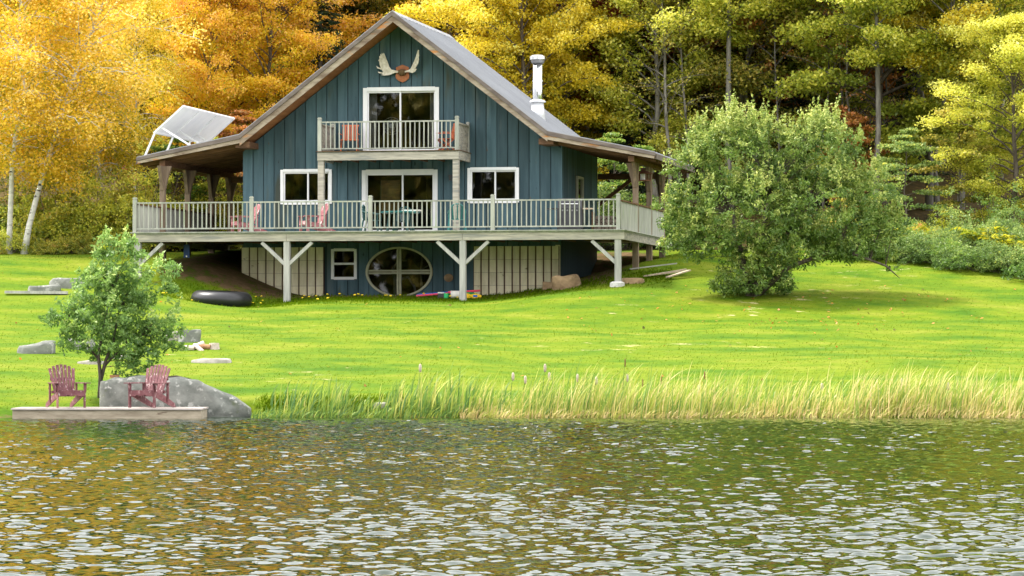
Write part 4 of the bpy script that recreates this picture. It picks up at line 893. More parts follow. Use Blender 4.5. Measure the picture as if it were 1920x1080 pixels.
# firewood on the lawn
def logp(px, py, d, ln, r_, az, el, mat, label):
    p_ = at(px, py, d); p_[2] = max(p_[2], float(G(p_[0], p_[1])) + r_ * .8); dv_ = np.array([math.cos(az) * math.cos(el), math.sin(az) * math.cos(el), math.sin(el)]) * ln / 2
    o = MB().tube([p_ - dv_, p_ * 1.0 + np.array([0, 0, .008]), p_ + dv_], [r_, r_ * 1.05, r_ * .95], 8).build('log', M[mat]); tag(o, label, 'log', 'split logs on the lawn')
logp(366, 655, 97.2, .55, .07, .5, .45, 'log', 'bleached log propped up in the small woodpile on the lawn')
logp(352, 661, 97.0, .35, .07, .1, 0, 'log', 'short bleached log lowest in the small woodpile on the lawn')
logp(372, 657, 97.0, .40, .06, 2.6, .5, 'log', 'bleached log crossing the propped one in the small woodpile')
logp(383, 655, 97.2, .34, .075, .1, 0, 'logred', 'reddish brown log in the small woodpile on the lawn')
p = gp(402, 97.3, -.02); o = MB().lathe([(.16, 0), (.145, .08), (.14, .18), (.02, .185)], 11, (0, 0, 0)).build('tree_stump', M['log'], loc=p); tag(o, 'short bleached stump at the end of the small woodpile', 'stump')
# planks beside the deck
for i, (px, d, ln, az, el, lb) in enumerate([(1247, 116.6, 1.5, .5, .16, 'upper tan board of the pile beside the deck corner'), (1252, 116.3, 1.4, .45, .12, 'middle tan board of the pile beside the deck corner'), (1272, 115.9, .95, .8, .25, 'short tan board sticking out of the pile beside the deck corner'), (1225, 117.5, 1.6, .35, .12, 'grey board behind the pile beside the deck corner')]):
    p_ = gp(px, d, .10 + .03 * i); dv_ = np.array([math.cos(az) * math.cos(el), math.sin(az) * math.cos(el), math.sin(el)]) * ln / 2
    tag(MB().beam(p_ - dv_, p_ + dv_, .16, .04).build('board', M['plank'] if i < 3 else M['post']), lb, 'board', 'boards beside the deck')
# ---- dock with the two red chairs
D0 = gp(208, 82.0); D0[2] = 0
dock = empty('dock', tuple(D0), YAW, 'low weathered wooden dock at the edge of the pond', 'dock')
s2 = 82.0 / FPX; w2 = 350 * s2 / 2
for sy, zz in ((-.82, 0), (.78, 0)): MB().box(-w2, w2, sy, sy + .05, -.15, .20).build('side_timber', M['dockside'], dock)
for sx in (-1, 1): MB().box(sx * (w2 - .03) - .025, sx * (w2 - .03) + .025, -.768, .778, -.15, .198).build('end_timber', M['dockside'], dock)
nb = 12; bwid = 1.74 / nb
for k in range(nb): MB().box(-w2 - .03, w2 + .03, -.87 + k * bwid + .004, -.87 + (k + 1) * bwid - .004, .202 + .003 * (k % 3), .238 + .003 * (k % 3)).build('plank', M['dock'], dock)
def on_dock(px, dy): return tuple(D0 + RV * ((px - 208) * s2) + FH * dy + np.array([0, 0, .243]))
adirondack(on_dock(128, -.15), YAW + .42, 'red', 'weathered red adirondack chair on the dock in front of the tree trunk', 'red chairs on the dock', 1.0)
adirondack(on_dock(280, -.15), YAW - .42, 'red', 'weathered red adirondack chair on the dock in front of the big boulder', 'red chairs on the dock', 1.0)

# ================================================================== TREES AND PLANTS
TR = {}
TR['maple1'] = make_tree('maple', 11, 13, 3.7, .16, 50, 76, .132, (20, 64), .55, .72, trunk_r=.19, subs=6, tintmix=.55)
TR['maple2'] = make_tree('maple', 12, 13, 3.4, .20, 48, 76, .132, (24, 66), .58, .74, lean=(.6, .3), trunk_r=.18, subs=6, tintmix=.55)
TR['maple3'] = make_tree('maple', 13, 12, 3.9, .14, 50, 74, .138, (8, 58), .42, .68, lean=(-.4, .2), trunk_r=.2, subs=6, tintmix=.55)
TR['aspen1'] = make_tree('aspen', 21, 12.5, 2.3, .14, 44, 62, .125, (30, 66), .75, .62, trunk_r=.13, bark=M['greybark'], lf=M['lf_lime'], subs=5, tintmix=.25)
TR['aspen2'] = make_tree('aspen', 22, 12.5, 2.6, .12, 44, 62, .125, (26, 66), .75, .64, lean=(.5, 0), trunk_r=.12, bark=M['greybark'], lf=M['lf_lime'], subs=5, tintmix=.25)
TR['birch1'] = make_tree('birch', 31, 13.5, 3.6, .27, 54, 31, .112, (22, 60), .95, .80, lean=(3.6, .3), trunk_r=.125, clear=.5, droop=.5, bark=M['birchbark'], lf=M['lf_gold'], subs=6, aspect=.8, up=.4, tintmix=.45)
TR['birch2'] = make_tree('birch', 32, 14, 3.4, .27, 54, 31, .112, (22, 60), .95, .80, lean=(.9, .2), trunk_r=.115, clear=.5, droop=.5, bark=M['birchbark'], lf=M['lf_gold'], subs=6, aspect=.8, up=.4, tintmix=.45)
TR['tall1'] = make_tree('tall', 41, 19, 3.6, .42, 40, 60, .155, (24, 66), .6, .8, trunk_r=.21, bark=M['greybark'], lf=M['lf_rust'], subs=6)
TR['tall2'] = make_tree('tall', 42, 18, 3.2, .46, 38, 60, .155, (24, 66), .6, .8, lean=(-.6, 0), trunk_r=.17, bark=M['greybark'], lf=M['lf_lime'], subs=6)
TR['bare'] = make_tree('bare', 43, 14, 2.2, .18, 26, 5, .11, (25, 60), .5, .4, lean=(.5, 0), trunk_r=.09, bark=M['greybark'], lf=M['lf_rust'], subs=4)
TR['sapling1'] = make_tree('sapling', 51, 4.4, 1.6, .16, 22, 34, .10, (4, 40), .22, .34, trunk_r=.05, lf=M['lf_lime'], subs=5)
TR['sapling2'] = make_tree('sapling', 52, 4.8, 1.4, .2, 20, 32, .105, (14, 55), .4, .32, trunk_r=.045, lf=M['lf_olive'], subs=5)
TR['spruce1'] = make_spruce(61, 16, 2.7); TR['spruce2'] = make_spruce(62, 13, 2.4)
TR['shrub1'] = make_shrub(71, 1.3, 1.5, 120, .085, 42, .25); TR['shrub2'] = make_shrub(72, 1.5, 1.1, 130, .085, 42, .24, .4); TR['shrub3'] = make_shrub(73, 1.2, 2.1, 130, .09, 42, .27, .5)

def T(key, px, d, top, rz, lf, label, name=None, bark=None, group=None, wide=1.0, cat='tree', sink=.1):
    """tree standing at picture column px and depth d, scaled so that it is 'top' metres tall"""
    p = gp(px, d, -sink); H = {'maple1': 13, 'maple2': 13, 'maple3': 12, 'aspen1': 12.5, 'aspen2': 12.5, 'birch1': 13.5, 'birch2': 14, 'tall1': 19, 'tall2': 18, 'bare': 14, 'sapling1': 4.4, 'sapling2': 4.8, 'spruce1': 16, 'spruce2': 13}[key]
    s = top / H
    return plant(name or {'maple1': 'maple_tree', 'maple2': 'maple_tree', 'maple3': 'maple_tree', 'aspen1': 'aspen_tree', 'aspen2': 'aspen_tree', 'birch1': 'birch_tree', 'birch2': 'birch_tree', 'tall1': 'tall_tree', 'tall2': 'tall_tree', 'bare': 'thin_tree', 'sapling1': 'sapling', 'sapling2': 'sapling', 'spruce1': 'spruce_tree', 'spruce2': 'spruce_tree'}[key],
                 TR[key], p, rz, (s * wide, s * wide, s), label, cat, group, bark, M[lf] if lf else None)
# front row, told apart one by one
T('birch1', 42, 125.9, 11.2, YAW, 'lf_gold', 'leaning white birch with golden leaves standing at the lawn edge', wide=1.12)
T('birch2', 16, 126.0, 11.8, YAW + .2, 'lf_gold', 'upright white birch with golden leaves at the far left edge', wide=1.12)
T('birch2', 112, 133, 11.2, 2.1, 'lf_gold', 'golden birch behind the leaning white birch', wide=1.12)
T('birch1', 205, 132.5, 10.5, 4.2, 'lf_yellow', 'yellow birch between the leaning birch and the porch', wide=.85)
T('birch2', -60, 131, 11.5, 1.0, 'lf_gold', 'golden birch cut by the left edge of the picture')
T('maple1', 430, 139, 11.4, .6, 'lf_orange', 'bright orange maple behind the solar panels', wide=1.12)
T('maple2', 545, 143, 11.6, 2.2, 'lf_orange', 'orange maple behind the left roof slope', wide=1.1)
T('maple2', 395, 136, 10.8, 4.4, 'lf_orange', 'orange yellow maple just behind the solar panels', wide=.8)
T('maple1', 500, 137, 10.6, 1.7, 'lf_orange', 'low orange maple showing above the left roof slope', wide=.85)
T('maple3', 335, 144, 10.8, 3.9, 'lf_gold', 'golden maple behind the left porch roof', wide=.9)
T('birch1', 120, 129.5, 10.5, 2.6, 'lf_yellow', 'low yellow birch between the two white birch trunks', wide=.8)
T('birch2', 250, 134.5, 9.5, 5.0, 'lf_yellow', 'short yellow birch beside the left porch roof', wide=.9)
T('spruce1', 288, 143, 13, 0, None, 'dark spruce between the birches and the orange maple')
T('spruce1', 640, 147, 15, 1, None, 'dark spruce behind the left roof slope')
T('spruce2', 600, 139.5, 11.5, 2, None, 'dark spruce showing above the middle of the left roof slope')
T('spruce2', 1178, 139, 9.5, 3, None, 'dark spruce beside the chimney above the right porch roof')
T('spruce2', 1490, 139.5, 10, 4, None, 'dark spruce behind the middle of the round bush')
T('spruce1', 1712, 143, 12, 5, None, 'dark spruce behind the small layered green tree')
T('aspen1', 690, 149, 15, 1.5, 'lf_olive', 'olive leaved tree behind the roof peak')
T('maple3', 940, 137.5, 11.6, 5.2, 'lf_yellow', 'bright yellow maple behind the roof beside the chimney')
T('maple2', 850, 143, 12, 3.3, 'lf_gold', 'golden maple just behind the roof ridge', wide=.8)
T('maple1', 1010, 142, 12, 1.9, 'lf_lime', 'yellow green maple behind the chimney', wide=.85)
T('maple1', 985, 135.5, 11.8, 3.6, 'lf_yellow', 'yellow maple filling the gap left of the chimney', wide=.85)
T('maple3', 1060, 138, 10.5, 0.7, 'lf_yellow', 'low yellow maple spreading right of the chimney', wide=.8)
T('bare', 1105, 141, 13, 0.5, 'lf_olive', 'thin pale trunked tree beside the chimney', bark=M['birchbark'])
T('maple2', 1150, 140.5, 15.5, .9, 'lf_red', 'dark red maple above the chimney', wide=.7)
T('aspen1', 1235, 137.5, 13.0, .3, 'lf_lime', 'yellow green aspen behind the right porch roof')
T('aspen2', 1190, 142, 11.0, 2.6, 'lf_rust', 'rust coloured aspen between the chimney and the yellow green aspen')
T('maple1', 1330, 141.5, 15.5, 4.4, 'lf_rust', 'rust orange maple behind the round green bush')
T('aspen2', 1415, 138.5, 13.5, 4.0, 'lf_olive', 'olive yellow aspen above the round green bush', wide=1.1)
T('bare', 1462, 136, 9.5, 2.2, 'lf_rust', 'thin pale trunked tree rising behind the round green bush', bark=M['greybark'])
T('aspen1', 1325, 140.5, 12.5, 2.2, 'lf_lime', 'yellow green aspen behind the left part of the round bush', wide=1.1)
T('aspen2', 1495, 141, 14.0, 5.0, 'lf_rust', 'rust coloured aspen just left of the tall grey trunk', wide=1.1)
T('maple2', 1590, 144, 13.5, 0.4, 'lf_rust', 'rust coloured maple right behind the tall grey trunk')
T('aspen1', 1760, 144.5, 13, 3.6, 'lf_yellow', 'yellow aspen behind the slim grey trunks', wide=1.2)
T('maple1', 1270, 146, 13.5, 0.9, 'lf_olive', 'olive maple behind the yellow green aspen')
T('aspen2', 1075, 143, 10.0, 3.2, 'lf_lime', 'yellow green aspen right behind the chimney', wide=1.1)
T('tall1', 1532, 146, 19, 1.2, 'lf_rust', 'tall grey trunk with rust leaves above the round green bush')
T('maple3', 1655, 136, 14.6, 2.9, 'lf_lime', 'wide yellow green maple right of the tall grey trunk', wide=.95)
T('tall2', 1742, 139, 17, .2, 'lf_yellow', 'slim grey trunk with a high yellow crown beside its twin')
T('tall2', 1757, 139.6, 16.5, 2.4, 'lf_lime', 'slim grey trunk with a high yellow green crown beside its twin')
T('maple2', 1850, 134, 14.5, 1.1, 'lf_lime', 'broad yellow green maple at the right edge', wide=1.05)
T('maple1', 1905, 129, 8.6, 3.1, 'lf_lime', 'low yellow green maple with branches near the ground at the right edge', wide=1.1)
T('tall2', 1640, 132.5, 15.0, 4.0, 'lf_lime', 'yellow green tree with a high crown before the wide maple')
T('tall1', 1800, 133, 15.0, 5.1, 'lf_yellow', 'yellow tree with a high crown above the foot of the wood')
T('tall2', 1370, 136, 15.5, 1.1, 'lf_lime', 'yellow green tree with a high crown above the round bush')
T('sapling1', 1700, 128.0, 4.6, .5, 'lf_bramble', 'small layered green tree beside the round bush')
T('sapling2', 1604, 133, 5.0, 1.5, 'lf_rust', 'thin sapling with pink rust leaves behind the round bush')
T('sapling2', 1800, 129, 5.0, 3.0, 'lf_olive', 'small olive sapling between the slim trunks and the low maple')
T('bare', 1590, 135, 11, 4.2, 'lf_rust', 'bare thin grey tree behind the round bush')
T('sapling1', 1150, 131, 4.4, 2.0, 'lf_green', 'green sapling seen under the right porch roof')
T('sapling1', 330, 131, 4.6, 4.0, 'lf_green', 'green sapling seen between the left porch posts')
T('sapling2', 395, 130.5, 4.4, 1.0, 'lf_lime', 'lime sapling seen between the left porch posts')
T('sapling1', 455, 132.5, 5.2, 2.3, 'lf_rust', 'rust sapling seen between the left porch posts')
# the wood behind; unseen far rows, mostly spruce, added to darken the pond's reflection
rg = random.Random(77)
deep = 0
for r_, (d, n, mix) in enumerate(((150, 17, 1), (157, 17, 2), (165, 18, 3), (174, 18, 4), (185, 19, 5), (198, 18, 6), (212, 16, 7), (228, 16, 8), (246, 16, 9), (268, 16, 10))):
    for k in range(n):
        px = -120 + (2160) * (k + rg.uniform(.15, .85)) / n; dd = d + rg.uniform(-3, 3)
        left = px < 640; c = rg.random() * ((.28 if left else .5) if d > 160 else 1); mid = 780 < px < 1080
        if c < (.42 if not left else .30): key = rg.choice(('spruce1', 'spruce2')); lf = None; lab = 'dark spruce deep in the wood behind the house'; grp = 'dark spruces in the wood'; top = rg.uniform(12, 17) * (1.3 if d > 220 else 1)
        else:
            key = rg.choice(('maple1', 'maple2', 'maple3', 'aspen1', 'aspen2', 'tall1', 'tall2')); top = rg.uniform(12, 16)
            if left: lf = rg.choice(('lf_orange', 'lf_gold', 'lf_orange', 'lf_olive', 'lf_green'))
            elif mid: lf = rg.choice(('lf_yellow', 'lf_gold', 'lf_lime', 'lf_olive', 'lf_orange'))
            else: lf = rg.choice(('lf_lime', 'lf_olive', 'lf_yellow', 'lf_rust', 'lf_rust', 'lf_yellow', 'lf_olive'))
            cn = {'lf_orange': 'orange', 'lf_gold': 'golden', 'lf_olive': 'olive', 'lf_green': 'green', 'lf_yellow': 'yellow', 'lf_lime': 'yellow green', 'lf_rust': 'rust coloured'}[lf]
            lab = 'broadleaf tree with %s leaves deep in the wood behind the house' % cn; grp = '%s trees deep in the wood' % cn
        T(key, px, dd, top, rg.uniform(0, 6.28), lf, lab, group=grp)
for k in range(14):       # bare understorey trunks in the dark gap on the right
    px = rg.uniform(1130, 1900); d = rg.uniform(136, 146)
    T('bare', px, d, rg.uniform(9, 14), rg.uniform(0, 6.28), rg.choice(('lf_rust', 'lf_olive')), 'thin bare grey tree in the dark wood right of the house', group='thin bare trees in the dark wood')
# undergrowth
def S(key, px, d, s, lf, label, group, wide=1.0):
    plant('shrub', TR[key], gp(px, d, -.05), rg.uniform(0, 6.28), (s * wide, s * wide, s), label, 'shrub', group, None, M[lf], ('stems', 'foliage'))
for k in range(15): S(rg.choice(('shrub1', 'shrub3', 'shrub3')), -30 + k * 24 + rg.uniform(-8, 8), rg.uniform(127.5, 130.0), rg.uniform(.95, 1.45), rg.choice(('lf_under', 'lf_under', 'lf_lime', 'lf_green')), 'autumn shrub along the upper lawn edge below the birches', 'shrubs below the birches')
for k in range(9): S('shrub2', -20 + k * 30 + rg.uniform(-8, 8), rg.uniform(125.6, 127.0), rg.uniform(.45, .85), rg.choice(('lf_under', 'lf_lime')), 'low shrub at the upper lawn edge below the birches', 'low shrubs below the birches')
for k in range(8): S('shrub3', 280 + k * 24 + rg.uniform(-6, 6), rg.uniform(130, 133), rg.uniform(.8, 1.3), rg.choice(('lf_green', 'lf_lime', 'lf_under')), 'green shrub seen through the left porch', 'shrubs behind the left porch')
for k in range(8): S('shrub3', 1100 + k * 22 + rg.uniform(-6, 6), rg.uniform(129, 132), rg.uniform(.8, 1.3), rg.choice(('lf_green', 'lf_bramble', 'lf_lime')), 'green shrub seen through the right porch', 'shrubs behind the right porch')
for k in range(14): S(rg.choice(('shrub2', 'shrub1')), 1600 + k * 28 + rg.uniform(-10, 10), 121.4 - k * .40 + rg.uniform(-.4, .4), rg.uniform(.5, .85), rg.choice(('lf_bramble', 'lf_bramble', 'lf_green')), 'green bramble bush along the right lawn edge', 'brambles along the right lawn edge', 1.25)
for k in range(14): S(rg.choice(('shrub1', 'shrub3', 'shrub2')), 1590 + k * 28 + rg.uniform(-10, 10), rg.uniform(122.3, 124.5) - k * .28, rg.uniform(.6, 1.1), rg.choice(('lf_under', 'lf_bramble', 'lf_bramble', 'lf_green')), 'yellowing shrub behind the brambles on the right', 'shrubs behind the brambles')
for k in range(14): S(rg.choice(('shrub1', 'shrub2', 'shrub3')), 1560 + k * 30 + rg.uniform(-10, 10), rg.uniform(125.5, 129.5), rg.uniform(.6, 1.25), rg.choice(('lf_bramble', 'lf_bramble', 'lf_green', 'lf_fern', 'lf_under')), 'green shrub at the dark foot of the wood on the right', 'shrubs at the foot of the wood')
# ferns
rf_ = np.random.default_rng(9); P = []; A = []; tb = MB()
for k in range(11):
    az = k * 2.4; l = rf_.uniform(.7, 1.0); pts = []
    for s in np.linspace(0, 1, 26):
        r_ = l * s * .8; pts.append(np.array([math.cos(az) * r_, math.sin(az) * r_, .75 * l * math.sin(s * 2.0)])); w = .17 * l * (1 - s) ** .7 + .02; side = np.array([-math.sin(az), math.cos(az), 0])
        for sg in (-1, 1): P.append(pts[-1] + side * sg * w * .55); A.append(side * sg * 1.6 + np.array([math.cos(az), math.sin(az), 0]) * .4)
    tb.tube(pts[::5], .006, 3, cap=False)
V, t_ = leaf_arrays(np.array(P), .20, 3.0, rf_.random(len(P)), .26, rf_, np.array(A) * 3)
fern = (tb.mesh('fern_stalks', M['lf_fern']), leaf_mesh('fern_fronds', V, t_, M['lf_fern']))
for k, (px, d) in enumerate([(1752, 126.5), (1790, 124.0), (1745, 123.6), (1822, 126.2), (1870, 119.4), (1905, 118.8), (1838, 119.9), (1712, 122.6)]):
    plant('fern', fern, gp(px, d, .15), k * 1.3, rg.uniform(.9, 1.35), 'yellow green fern among the shrubs at the right lawn edge', 'fern', 'ferns among the shrubs', None, None, ('stalks', 'fronds'))

# ---- the round green bush beside the deck
def blob_tree(name, base, blobs, n, per, crad, leaf, mat, bark, stems, label, cat, seed, shoots=0, aspect=.42, flat=.8, up=.35, sc=1.0, inner=.55, wind=0.0):
    """blobs: (u, w, z, ru, rw, rz) metres right / away / up from the base; leaf clumps fill them, denser towards the skin"""
    rng = np.random.default_rng(seed); bl = np.array(blobs); vol = bl[:, 3] * bl[:, 4] * bl[:, 5]; C = []; O = []
    for i, b_ in enumerate(bl):
        m_ = int(n * vol[i] ** .8 / (vol ** .8).sum()); d = rng.normal(size=(m_, 3)); d /= np.linalg.norm(d, axis=1)[:, None]
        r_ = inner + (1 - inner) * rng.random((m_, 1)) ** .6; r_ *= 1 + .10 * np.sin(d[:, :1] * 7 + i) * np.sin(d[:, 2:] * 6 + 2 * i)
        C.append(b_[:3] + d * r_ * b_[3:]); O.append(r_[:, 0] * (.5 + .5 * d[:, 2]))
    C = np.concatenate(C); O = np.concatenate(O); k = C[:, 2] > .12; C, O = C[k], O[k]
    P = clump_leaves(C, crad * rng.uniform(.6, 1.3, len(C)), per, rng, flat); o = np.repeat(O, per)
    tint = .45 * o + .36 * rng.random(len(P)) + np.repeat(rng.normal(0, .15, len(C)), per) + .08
    al = None
    if shoots:           # upright leafy shoots that break the outline
        sel = rng.choice(np.where(O > .62)[0], shoots); S0 = C[sel]; ln = rng.uniform(.25, .85, shoots) * (1 if sc == 1 else .6)
        dr = rng.normal(0, .28, (shoots, 3)); dr[:, 2] = 1; dr[:, 0] += wind; dr /= np.linalg.norm(dr, axis=1)[:, None]; m2 = 22
        tt = rng.random((shoots, m2, 1)); Q = (S0[:, None] + dr[:, None] * ln[:, None, None] * tt + rng.normal(0, .05, (shoots, m2, 3)) * (1.15 - tt)).reshape(-1, 3)
        P = np.concatenate([P, Q]); tint = np.concatenate([tint, .55 + .4 * rng.random(len(Q))])
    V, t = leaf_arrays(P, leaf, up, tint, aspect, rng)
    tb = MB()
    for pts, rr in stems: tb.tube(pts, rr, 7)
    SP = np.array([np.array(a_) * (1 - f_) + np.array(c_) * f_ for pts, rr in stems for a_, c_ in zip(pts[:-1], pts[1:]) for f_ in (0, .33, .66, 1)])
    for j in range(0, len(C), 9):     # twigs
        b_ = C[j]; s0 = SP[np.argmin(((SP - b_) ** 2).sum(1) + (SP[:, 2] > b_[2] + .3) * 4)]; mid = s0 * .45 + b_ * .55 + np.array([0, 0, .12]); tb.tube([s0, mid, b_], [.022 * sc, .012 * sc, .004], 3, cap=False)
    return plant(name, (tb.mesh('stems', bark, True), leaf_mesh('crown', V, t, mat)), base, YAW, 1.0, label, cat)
s3 = 112.5 / FPX
bb = gp(1408, 112.5)
zb = bb[2]
def bl(px, py, rx, ry, w=0, rw=None): return ((px - 1408) * s3, w, row(py, 112.5) - zb, rx * s3, (rw or rx * 1.0) * s3, ry * s3)
BL = [bl(1385, 300, 95, 85), bl(1395, 245, 55, 42), bl(1540, 295, 85, 75, .2), bl(1545, 250, 48, 38, .2), bl(1468, 290, 60, 55, .1), bl(1300, 340, 62, 72, -.2), bl(1325, 270, 42, 40), bl(1280, 420, 45, 50, -.3), bl(1400, 400, 125, 80, -.3, 115), bl(1540, 390, 110, 75, -.1),
      bl(1630, 370, 62, 70, .1), bl(1655, 440, 42, 48), bl(1600, 440, 75, 50), bl(1480, 460, 90, 45), bl(1335, 455, 75, 40, -.3), bl(1415, 515, 78, 38), bl(1440, 490, 60, 40), bl(1365, 528, 45, 22, -.2), bl(1675, 487, 20, 26, -.1), bl(1252, 400, 30, 34, -.2), bl(1268, 455, 32, 26, -.2), bl(1690, 425, 24, 34), bl(1400, 535, 62, 24, -.3), bl(1450, 528, 48, 26, -.2), bl(1560, 470, 50, 28)]
st = [([(0, 0, -.2), (-.3, .1, 1.2), (-.6, 0, 2.6)], [.17, .13, .07]), ([(.15, .1, -.2), (.6, .2, 1.1), (1.5, .2, 2.4)], [.15, .11, .06]), ([(.05, -.1, -.2), (.3, -.1, 1.6), (.6, 0, 3.2)], [.14, .10, .05]), ([(.1, 0, -.1), (1.2, -.1, .9), (2.8, -.1, 1.5), (4.3, -.1, .95), (4.75, -.1, .55)], [.10, .08, .06, .035, .01])]
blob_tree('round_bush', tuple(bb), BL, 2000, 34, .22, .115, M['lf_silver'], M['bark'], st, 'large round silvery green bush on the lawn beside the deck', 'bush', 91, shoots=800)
# hanging twigs of the long low branch
# ---- the young tree at the dock
s5 = 84.3 / FPX; yb_ = gp(186, 84.3); zy = yb_[2]
def b2(px, py, rx, ry, w=0): return ((px - 186) * s5 * 1.05, w, row(py, 84.3) - zy, rx * s5 * 1.12, rx * s5, ry * s5 * 1.08)
BL = [b2(215, 500, 48, 40), b2(235, 465, 38, 20), b2(180, 545, 60, 42, -.1), b2(255, 540, 62, 40), b2(205, 590, 80, 45), b2(120, 590, 40, 30, -.1), b2(290, 610, 48, 30, .1), b2(220, 645, 80, 38), b2(300, 640, 38, 26), b2(150, 635, 50, 26, -.1), b2(250, 685, 42, 26), b2(300, 500, 30, 16), b2(205, 465, 26, 22)]
st = [([(0, 0, -.2), (.03, 0, .5), (-.02, .03, 1.0), (.1, 0, 1.7), (.3, .05, 2.6)], [.055, .048, .04, .03, .012]), ([(.06, .03, -.2), (.03, .05, .4), (.16, .05, .9), (.34, .02, 1.35), (.5, 0, 2.2)], [.055, .05, .042, .032, .012]), ([(.12, .05, .75), (.5, .02, 1.15), (1.0, .1, 1.5)], [.03, .022, .01]), ([(0, .02, .9), (-.4, -.1, 1.4), (-.8, -.1, 1.8)], [.028, .02, .01])]
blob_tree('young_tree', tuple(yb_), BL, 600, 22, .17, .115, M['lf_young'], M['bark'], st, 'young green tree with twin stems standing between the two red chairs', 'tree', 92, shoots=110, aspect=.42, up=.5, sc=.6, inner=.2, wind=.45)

# ---- reeds, cattails and grass
rng = np.random.default_rng(14)
def blades(n_, px, d, hgt, wid, lean, tint, seg=5, seed=0, z0=None):
    rng = np.random.default_rng(seed); x = CAM[0] + (px - 960) / FPX * d * RV[0] + d * FH[0]; y = CAM[1] + (px - 960) / FPX * d * RV[1] + d * FH[1]; z = np.maximum(G(x, y), -.06)
    az = rng.normal(YAW, .7, n_); dx, dy = np.cos(az), np.sin(az); wx, wy = np.cos(az + rng.normal(0, 1.2, n_)), np.sin(az + rng.normal(0, 1.2, n_))
    V = []
    for s in np.linspace(0, 1, seg + 1):
        b_ = lean * hgt * (.25 * s + .75 * s ** 2.6); hh = hgt * s * (1 - .22 * lean * s ** 2); w = wid * (1 - s ** 2.2) * .5 + .0012
        cx, cy, cz = x + dx * b_, y + dy * b_, z + hh
        V.append(np.stack([cx - wx * w, cy - wy * w, cz], 1)); V.append(np.stack([cx + wx * w, cy + wy * w, cz], 1))
    V = np.stack(V, 1); k = V.shape[1]; base = (np.arange(n_) * k)[:, None]; F = []
    for i in range(seg): F.append(np.stack([base[:, 0] + 2 * i, base[:, 0] + 2 * i + 1, base[:, 0] + 2 * i + 3, base[:, 0] + 2 * i + 2], 1))
    return V.reshape(-1, 3), np.stack(F, 1).reshape(-1, 4), np.repeat(tint, seg)
def quad_obj(name, V, F, tint, mat):
    me = bpy.data.meshes.new(name); me.vertices.add(len(V)); me.vertices.foreach_set('co', V.ravel()); me.loops.add(F.size); me.loops.foreach_set('vertex_index', F.ravel().astype(np.int32))
    me.polygons.add(len(F)); me.polygons.foreach_set('loop_start', np.arange(0, F.size, 4, dtype=np.int32)); me.update(calc_edges=True)
    a = me.attributes.new('tint', 'FLOAT', 'FACE'); a.data.foreach_set('value', np.clip(tint, 0, 1).astype(np.float32)); me.materials.append(mat)
    return link(bpy.data.objects.new(name, me))
n_ = 4200; dens = rng.random(n_ * 4); px = rng.uniform(508, 1960, n_ * 4)
keep = dens < (.55 + .55 * np.sin(px * .031 + 1.5 * np.sin(px * .011)) ** 2 + .2 * np.sin(px * .13)) * np.interp(px, [508, 560, 640, 700, 730, 800, 860, 960, 1100, 1300, 1480, 1560, 1640, 1960], [.16, .32, .32, .08, .42, .48, .26, .7, .9, .85, .6, .7, 1, .95]); px = px[keep][:n_]; n_ = len(px)
d = 82.0 + rng.gamma(2.2, .32, n_); hgt = np.interp(px, [508, 640, 700, 800, 900, 1050, 1350, 1500, 1700, 1960], [.72, .72, .45, 1.05, .8, 1.05, 1.0, .75, .95, 1.0]) * rng.uniform(.35, 1.08, n_)
tint = np.clip(.12 + rng.beta(1.6, 1.7, n_) * .88 + np.interp(px, [508, 850, 1000, 1960], [-.22, -.20, -.06, .08]), 0, 1)
reed_v, reed_f, reed_t = blades(n_, px, d, hgt, np.where(px < 900, .028, .021), np.abs(rng.normal(.34, .2, n_)), tint, 6, 3)
tag(quad_obj('reeds', reed_v, reed_f, reed_t, M['reed']), 'tall wind-bent reeds and straw along the pond shore', 'reeds', kind='stuff')
# broken straw and bank plants at the water line
n_ = 5200; px = rng.uniform(470, 1960, n_); d = 81.95 + rng.gamma(1.6, .28, n_); hgt = rng.uniform(.1, .38, n_); tint = np.where(px > 860, rng.uniform(.5, 1, n_), rng.uniform(.0, .6, n_))
v_, f_, t_ = blades(n_, px, d, hgt, np.full(n_, .024), np.abs(rng.normal(.9, .6, n_)), tint, 3, 4)
tag(quad_obj('shore_straw', v_, f_, t_, M['reed']), 'broken pale straw and weeds along the water line', 'straw', kind='stuff')
# cattails, one by one
heads = [(788, 690, 1), (962, 706, 1), (985, 712, 1), (1022, 690, 1), (1030, 706, 1), (1083, 709, 1), (1172, 680, 0), (1176, 709, 1), (1205, 718, 0), (1310, 729, 1), (1321, 704, 0), (1240, 713, 0), (1541, 726, 1), (1690, 717, 1), (1777, 724, 1), (1118, 714, 1)]
for i, (px, py, fl_) in enumerate(heads):
    d = 83.0 + .07 * (i % 5); p = gp(px - 6, d); hh = row(py, d) - p[2]; dx = 6 / FPX * d * RV
    nm = 'fluffy pale' if fl_ else 'slim brown'; near = ['left end of the reeds', 'reeds below the middle of the deck', 'reeds below the round bush', 'reeds at the right end of the shore'][0 if px < 900 else 1 if px < 1130 else 2 if px < 1450 else 3]
    ct = empty('cattail', p, 0, '%s cattail head number %d along the shore, in the %s' % (nm, i + 1, near), 'cattail', 'cattails among the reeds')
    ct['label'] = '%s cattail head among the shore reeds' % nm
    MB().tube([(0, 0, -.05), tuple(dx * .4 + np.array([0, 0, hh * .55])), tuple(dx + np.array([0, 0, hh + .1]))], [.008, .007, .003], 4).build('stem', M['reed'], ct)
    r_ = .035 if fl_ else .016; MB().lathe([(.006, -.1), (r_ * .8, -.08), (r_, -.02), (r_ * .95, .05), (r_ * .6, .09), (.004, .1)], 7, (dx[0], dx[1], hh)).build('head', M['fluff' if fl_ else 'cattail'], ct, smooth=True)
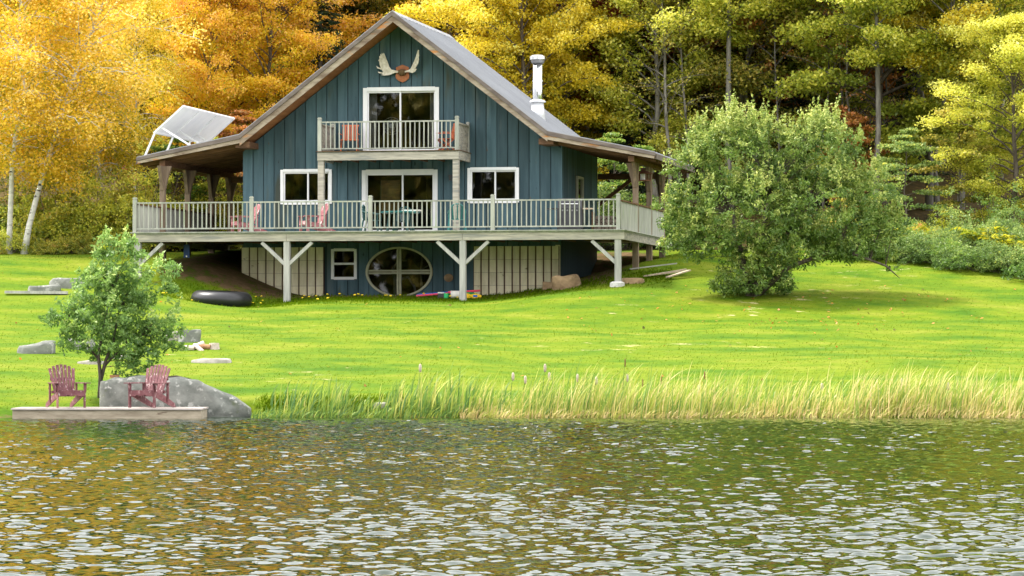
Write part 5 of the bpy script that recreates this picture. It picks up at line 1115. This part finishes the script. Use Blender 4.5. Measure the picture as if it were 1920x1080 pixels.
# grass
rng = np.random.default_rng(21)
n_ = 36000; px = rng.uniform(-60, 1980, n_); d = 82.6 + 43 * rng.random(n_) ** 1.1
x = CAM[0] + (px - 960) / FPX * d * RV[0] + d * FH[0]; y = CAM[1] + (px - 960) / FPX * d * RV[1] + d * FH[1]
ok = ~((np.abs(x) < 7.6) & (y > -3.3)); px, d, x, y = px[ok], d[ok], x[ok], y[ok]; n_ = len(px)
tint = np.clip(.42 + .28 * vnoise(x * .9, y * 1.3, 5) + rng.normal(0, .17, n_), 0, .97)
hgt = rng.uniform(.015, .04, n_) * (1 + .4 * vnoise(x * 1.4, y * 2, 7))
v_, f_, t_ = blades(n_, px, d, hgt, rng.uniform(.014, .026, n_), np.abs(rng.normal(.5, .3, n_)), tint, 1, 6)
tag(quad_obj('grass', v_, f_, t_, M['grassblade']), 'short mown grass covering the lawn', 'grass', kind='stuff')
n_ = 20000; q = rng.random(n_)
px = np.where(q < .55, rng.uniform(300, 1260, n_), rng.uniform(440, 760, n_)); d = np.where(q < .55, rng.normal(116.4, .9, n_), rng.normal(83.1, .45, n_)); d = np.where((q >= .55) & (d < 82.5), 82.5 + rng.random(n_) * .4, d)
hgt = rng.uniform(.04, .18, n_) * np.where(q < .55, .6, .7); tint = np.clip(rng.normal(.30, .2, n_), 0, .95)
kk = ~((q >= .55) & (px < 474 + 30 * rng.random(n_))); px, d, hgt, tint = px[kk], d[kk], hgt[kk], tint[kk]; n_ = len(px)
v_, f_, t_ = blades(n_, px, d, hgt, rng.uniform(.015, .028, n_), np.abs(rng.normal(.6, .3, n_)), tint, 2, 7)
tag(quad_obj('weeds', v_, f_, t_, M['grassblade']), 'longer uncut weeds along the deck edge and pond bank', 'weeds', kind='stuff')

# fallen leaves on the lawn
n_ = 280; q = rng.random(n_); px = np.where(q < .6, rng.normal(1560, 190, n_), rng.uniform(0, 1920, n_)); d = np.where(q < .6, rng.normal(108.5, 4, n_), rng.uniform(86, 122, n_))
x = CAM[0] + (px - 960) / FPX * d * RV[0] + d * FH[0]; y = CAM[1] + (px - 960) / FPX * d * RV[1] + d * FH[1]; ok = (y < -4.5) | (np.abs(x) > 9.5); x, y = x[ok], y[ok]
V, t_ = leaf_arrays(np.stack([x, y, G(x, y) + .035], 1), .10, 2.5, rng.random(len(x)), .7, rng)
fo = link(bpy.data.objects.new('fallen_leaves', leaf_mesh('fallen_leaves', V, t_, M['lf_rust']))); tag(fo, 'scattered small brown leaves fallen on the lawn', 'leaves', kind='stuff')
# the wood on the other shore, behind the camera: it is what the window panes mirror
rng = np.random.default_rng(33); P = []; n_ = 60
for k in range(n_):
    c = CAM + RV * (-125 + 160 * (k + rng.random()) / n_) - FH * rng.uniform(26, 42); hh = rng.uniform(22, 32); m_ = 900
    dd = rng.normal(size=(m_, 3)); dd /= np.linalg.norm(dd, axis=1)[:, None]; P.append(np.array([c[0], c[1], hh * .52]) + dd * rng.random((m_, 1)) ** .4 * np.array([3.2, 3.2, hh * .5]))
P = np.concatenate(P); V, t_ = leaf_arrays(P, 1.3, .3, rng.random(len(P)), .8, rng)
fw = link(bpy.data.objects.new('far_wood', leaf_mesh('far_wood', V, t_, M['lf_olive']))); tag(fw, 'far-off wood on the opposite shore mirrored in the panes', 'wood', kind='stuff')

# likes of one kind are told apart by their place along the row
ORD = ['first', 'second', 'third', 'fourth', 'fifth', 'sixth', 'seventh', 'eighth', 'ninth', 'tenth', 'eleventh', 'twelfth', 'thirteenth', 'fourteenth', 'fifteenth', 'sixteenth']
for grp in ('shrubs below the birches', 'low shrubs below the birches', 'shrubs behind the left porch', 'shrubs behind the right porch', 'brambles along the right lawn edge', 'shrubs behind the brambles', 'shrubs at the foot of the wood', 'ferns among the shrubs', 'thin bare trees in the dark wood', 'cattails among the reeds'):
    mem = [o for o in COL.objects if o.parent is None and o.get('group') == grp]
    def colm(o):
        v_ = np.array(o.location) - CAM; return (v_ @ RV) / (v_ @ FH)
    for i, o in enumerate(sorted(mem, key=colm)): o['label'] = o['label'] + ', %s from the left' % ORD[i]
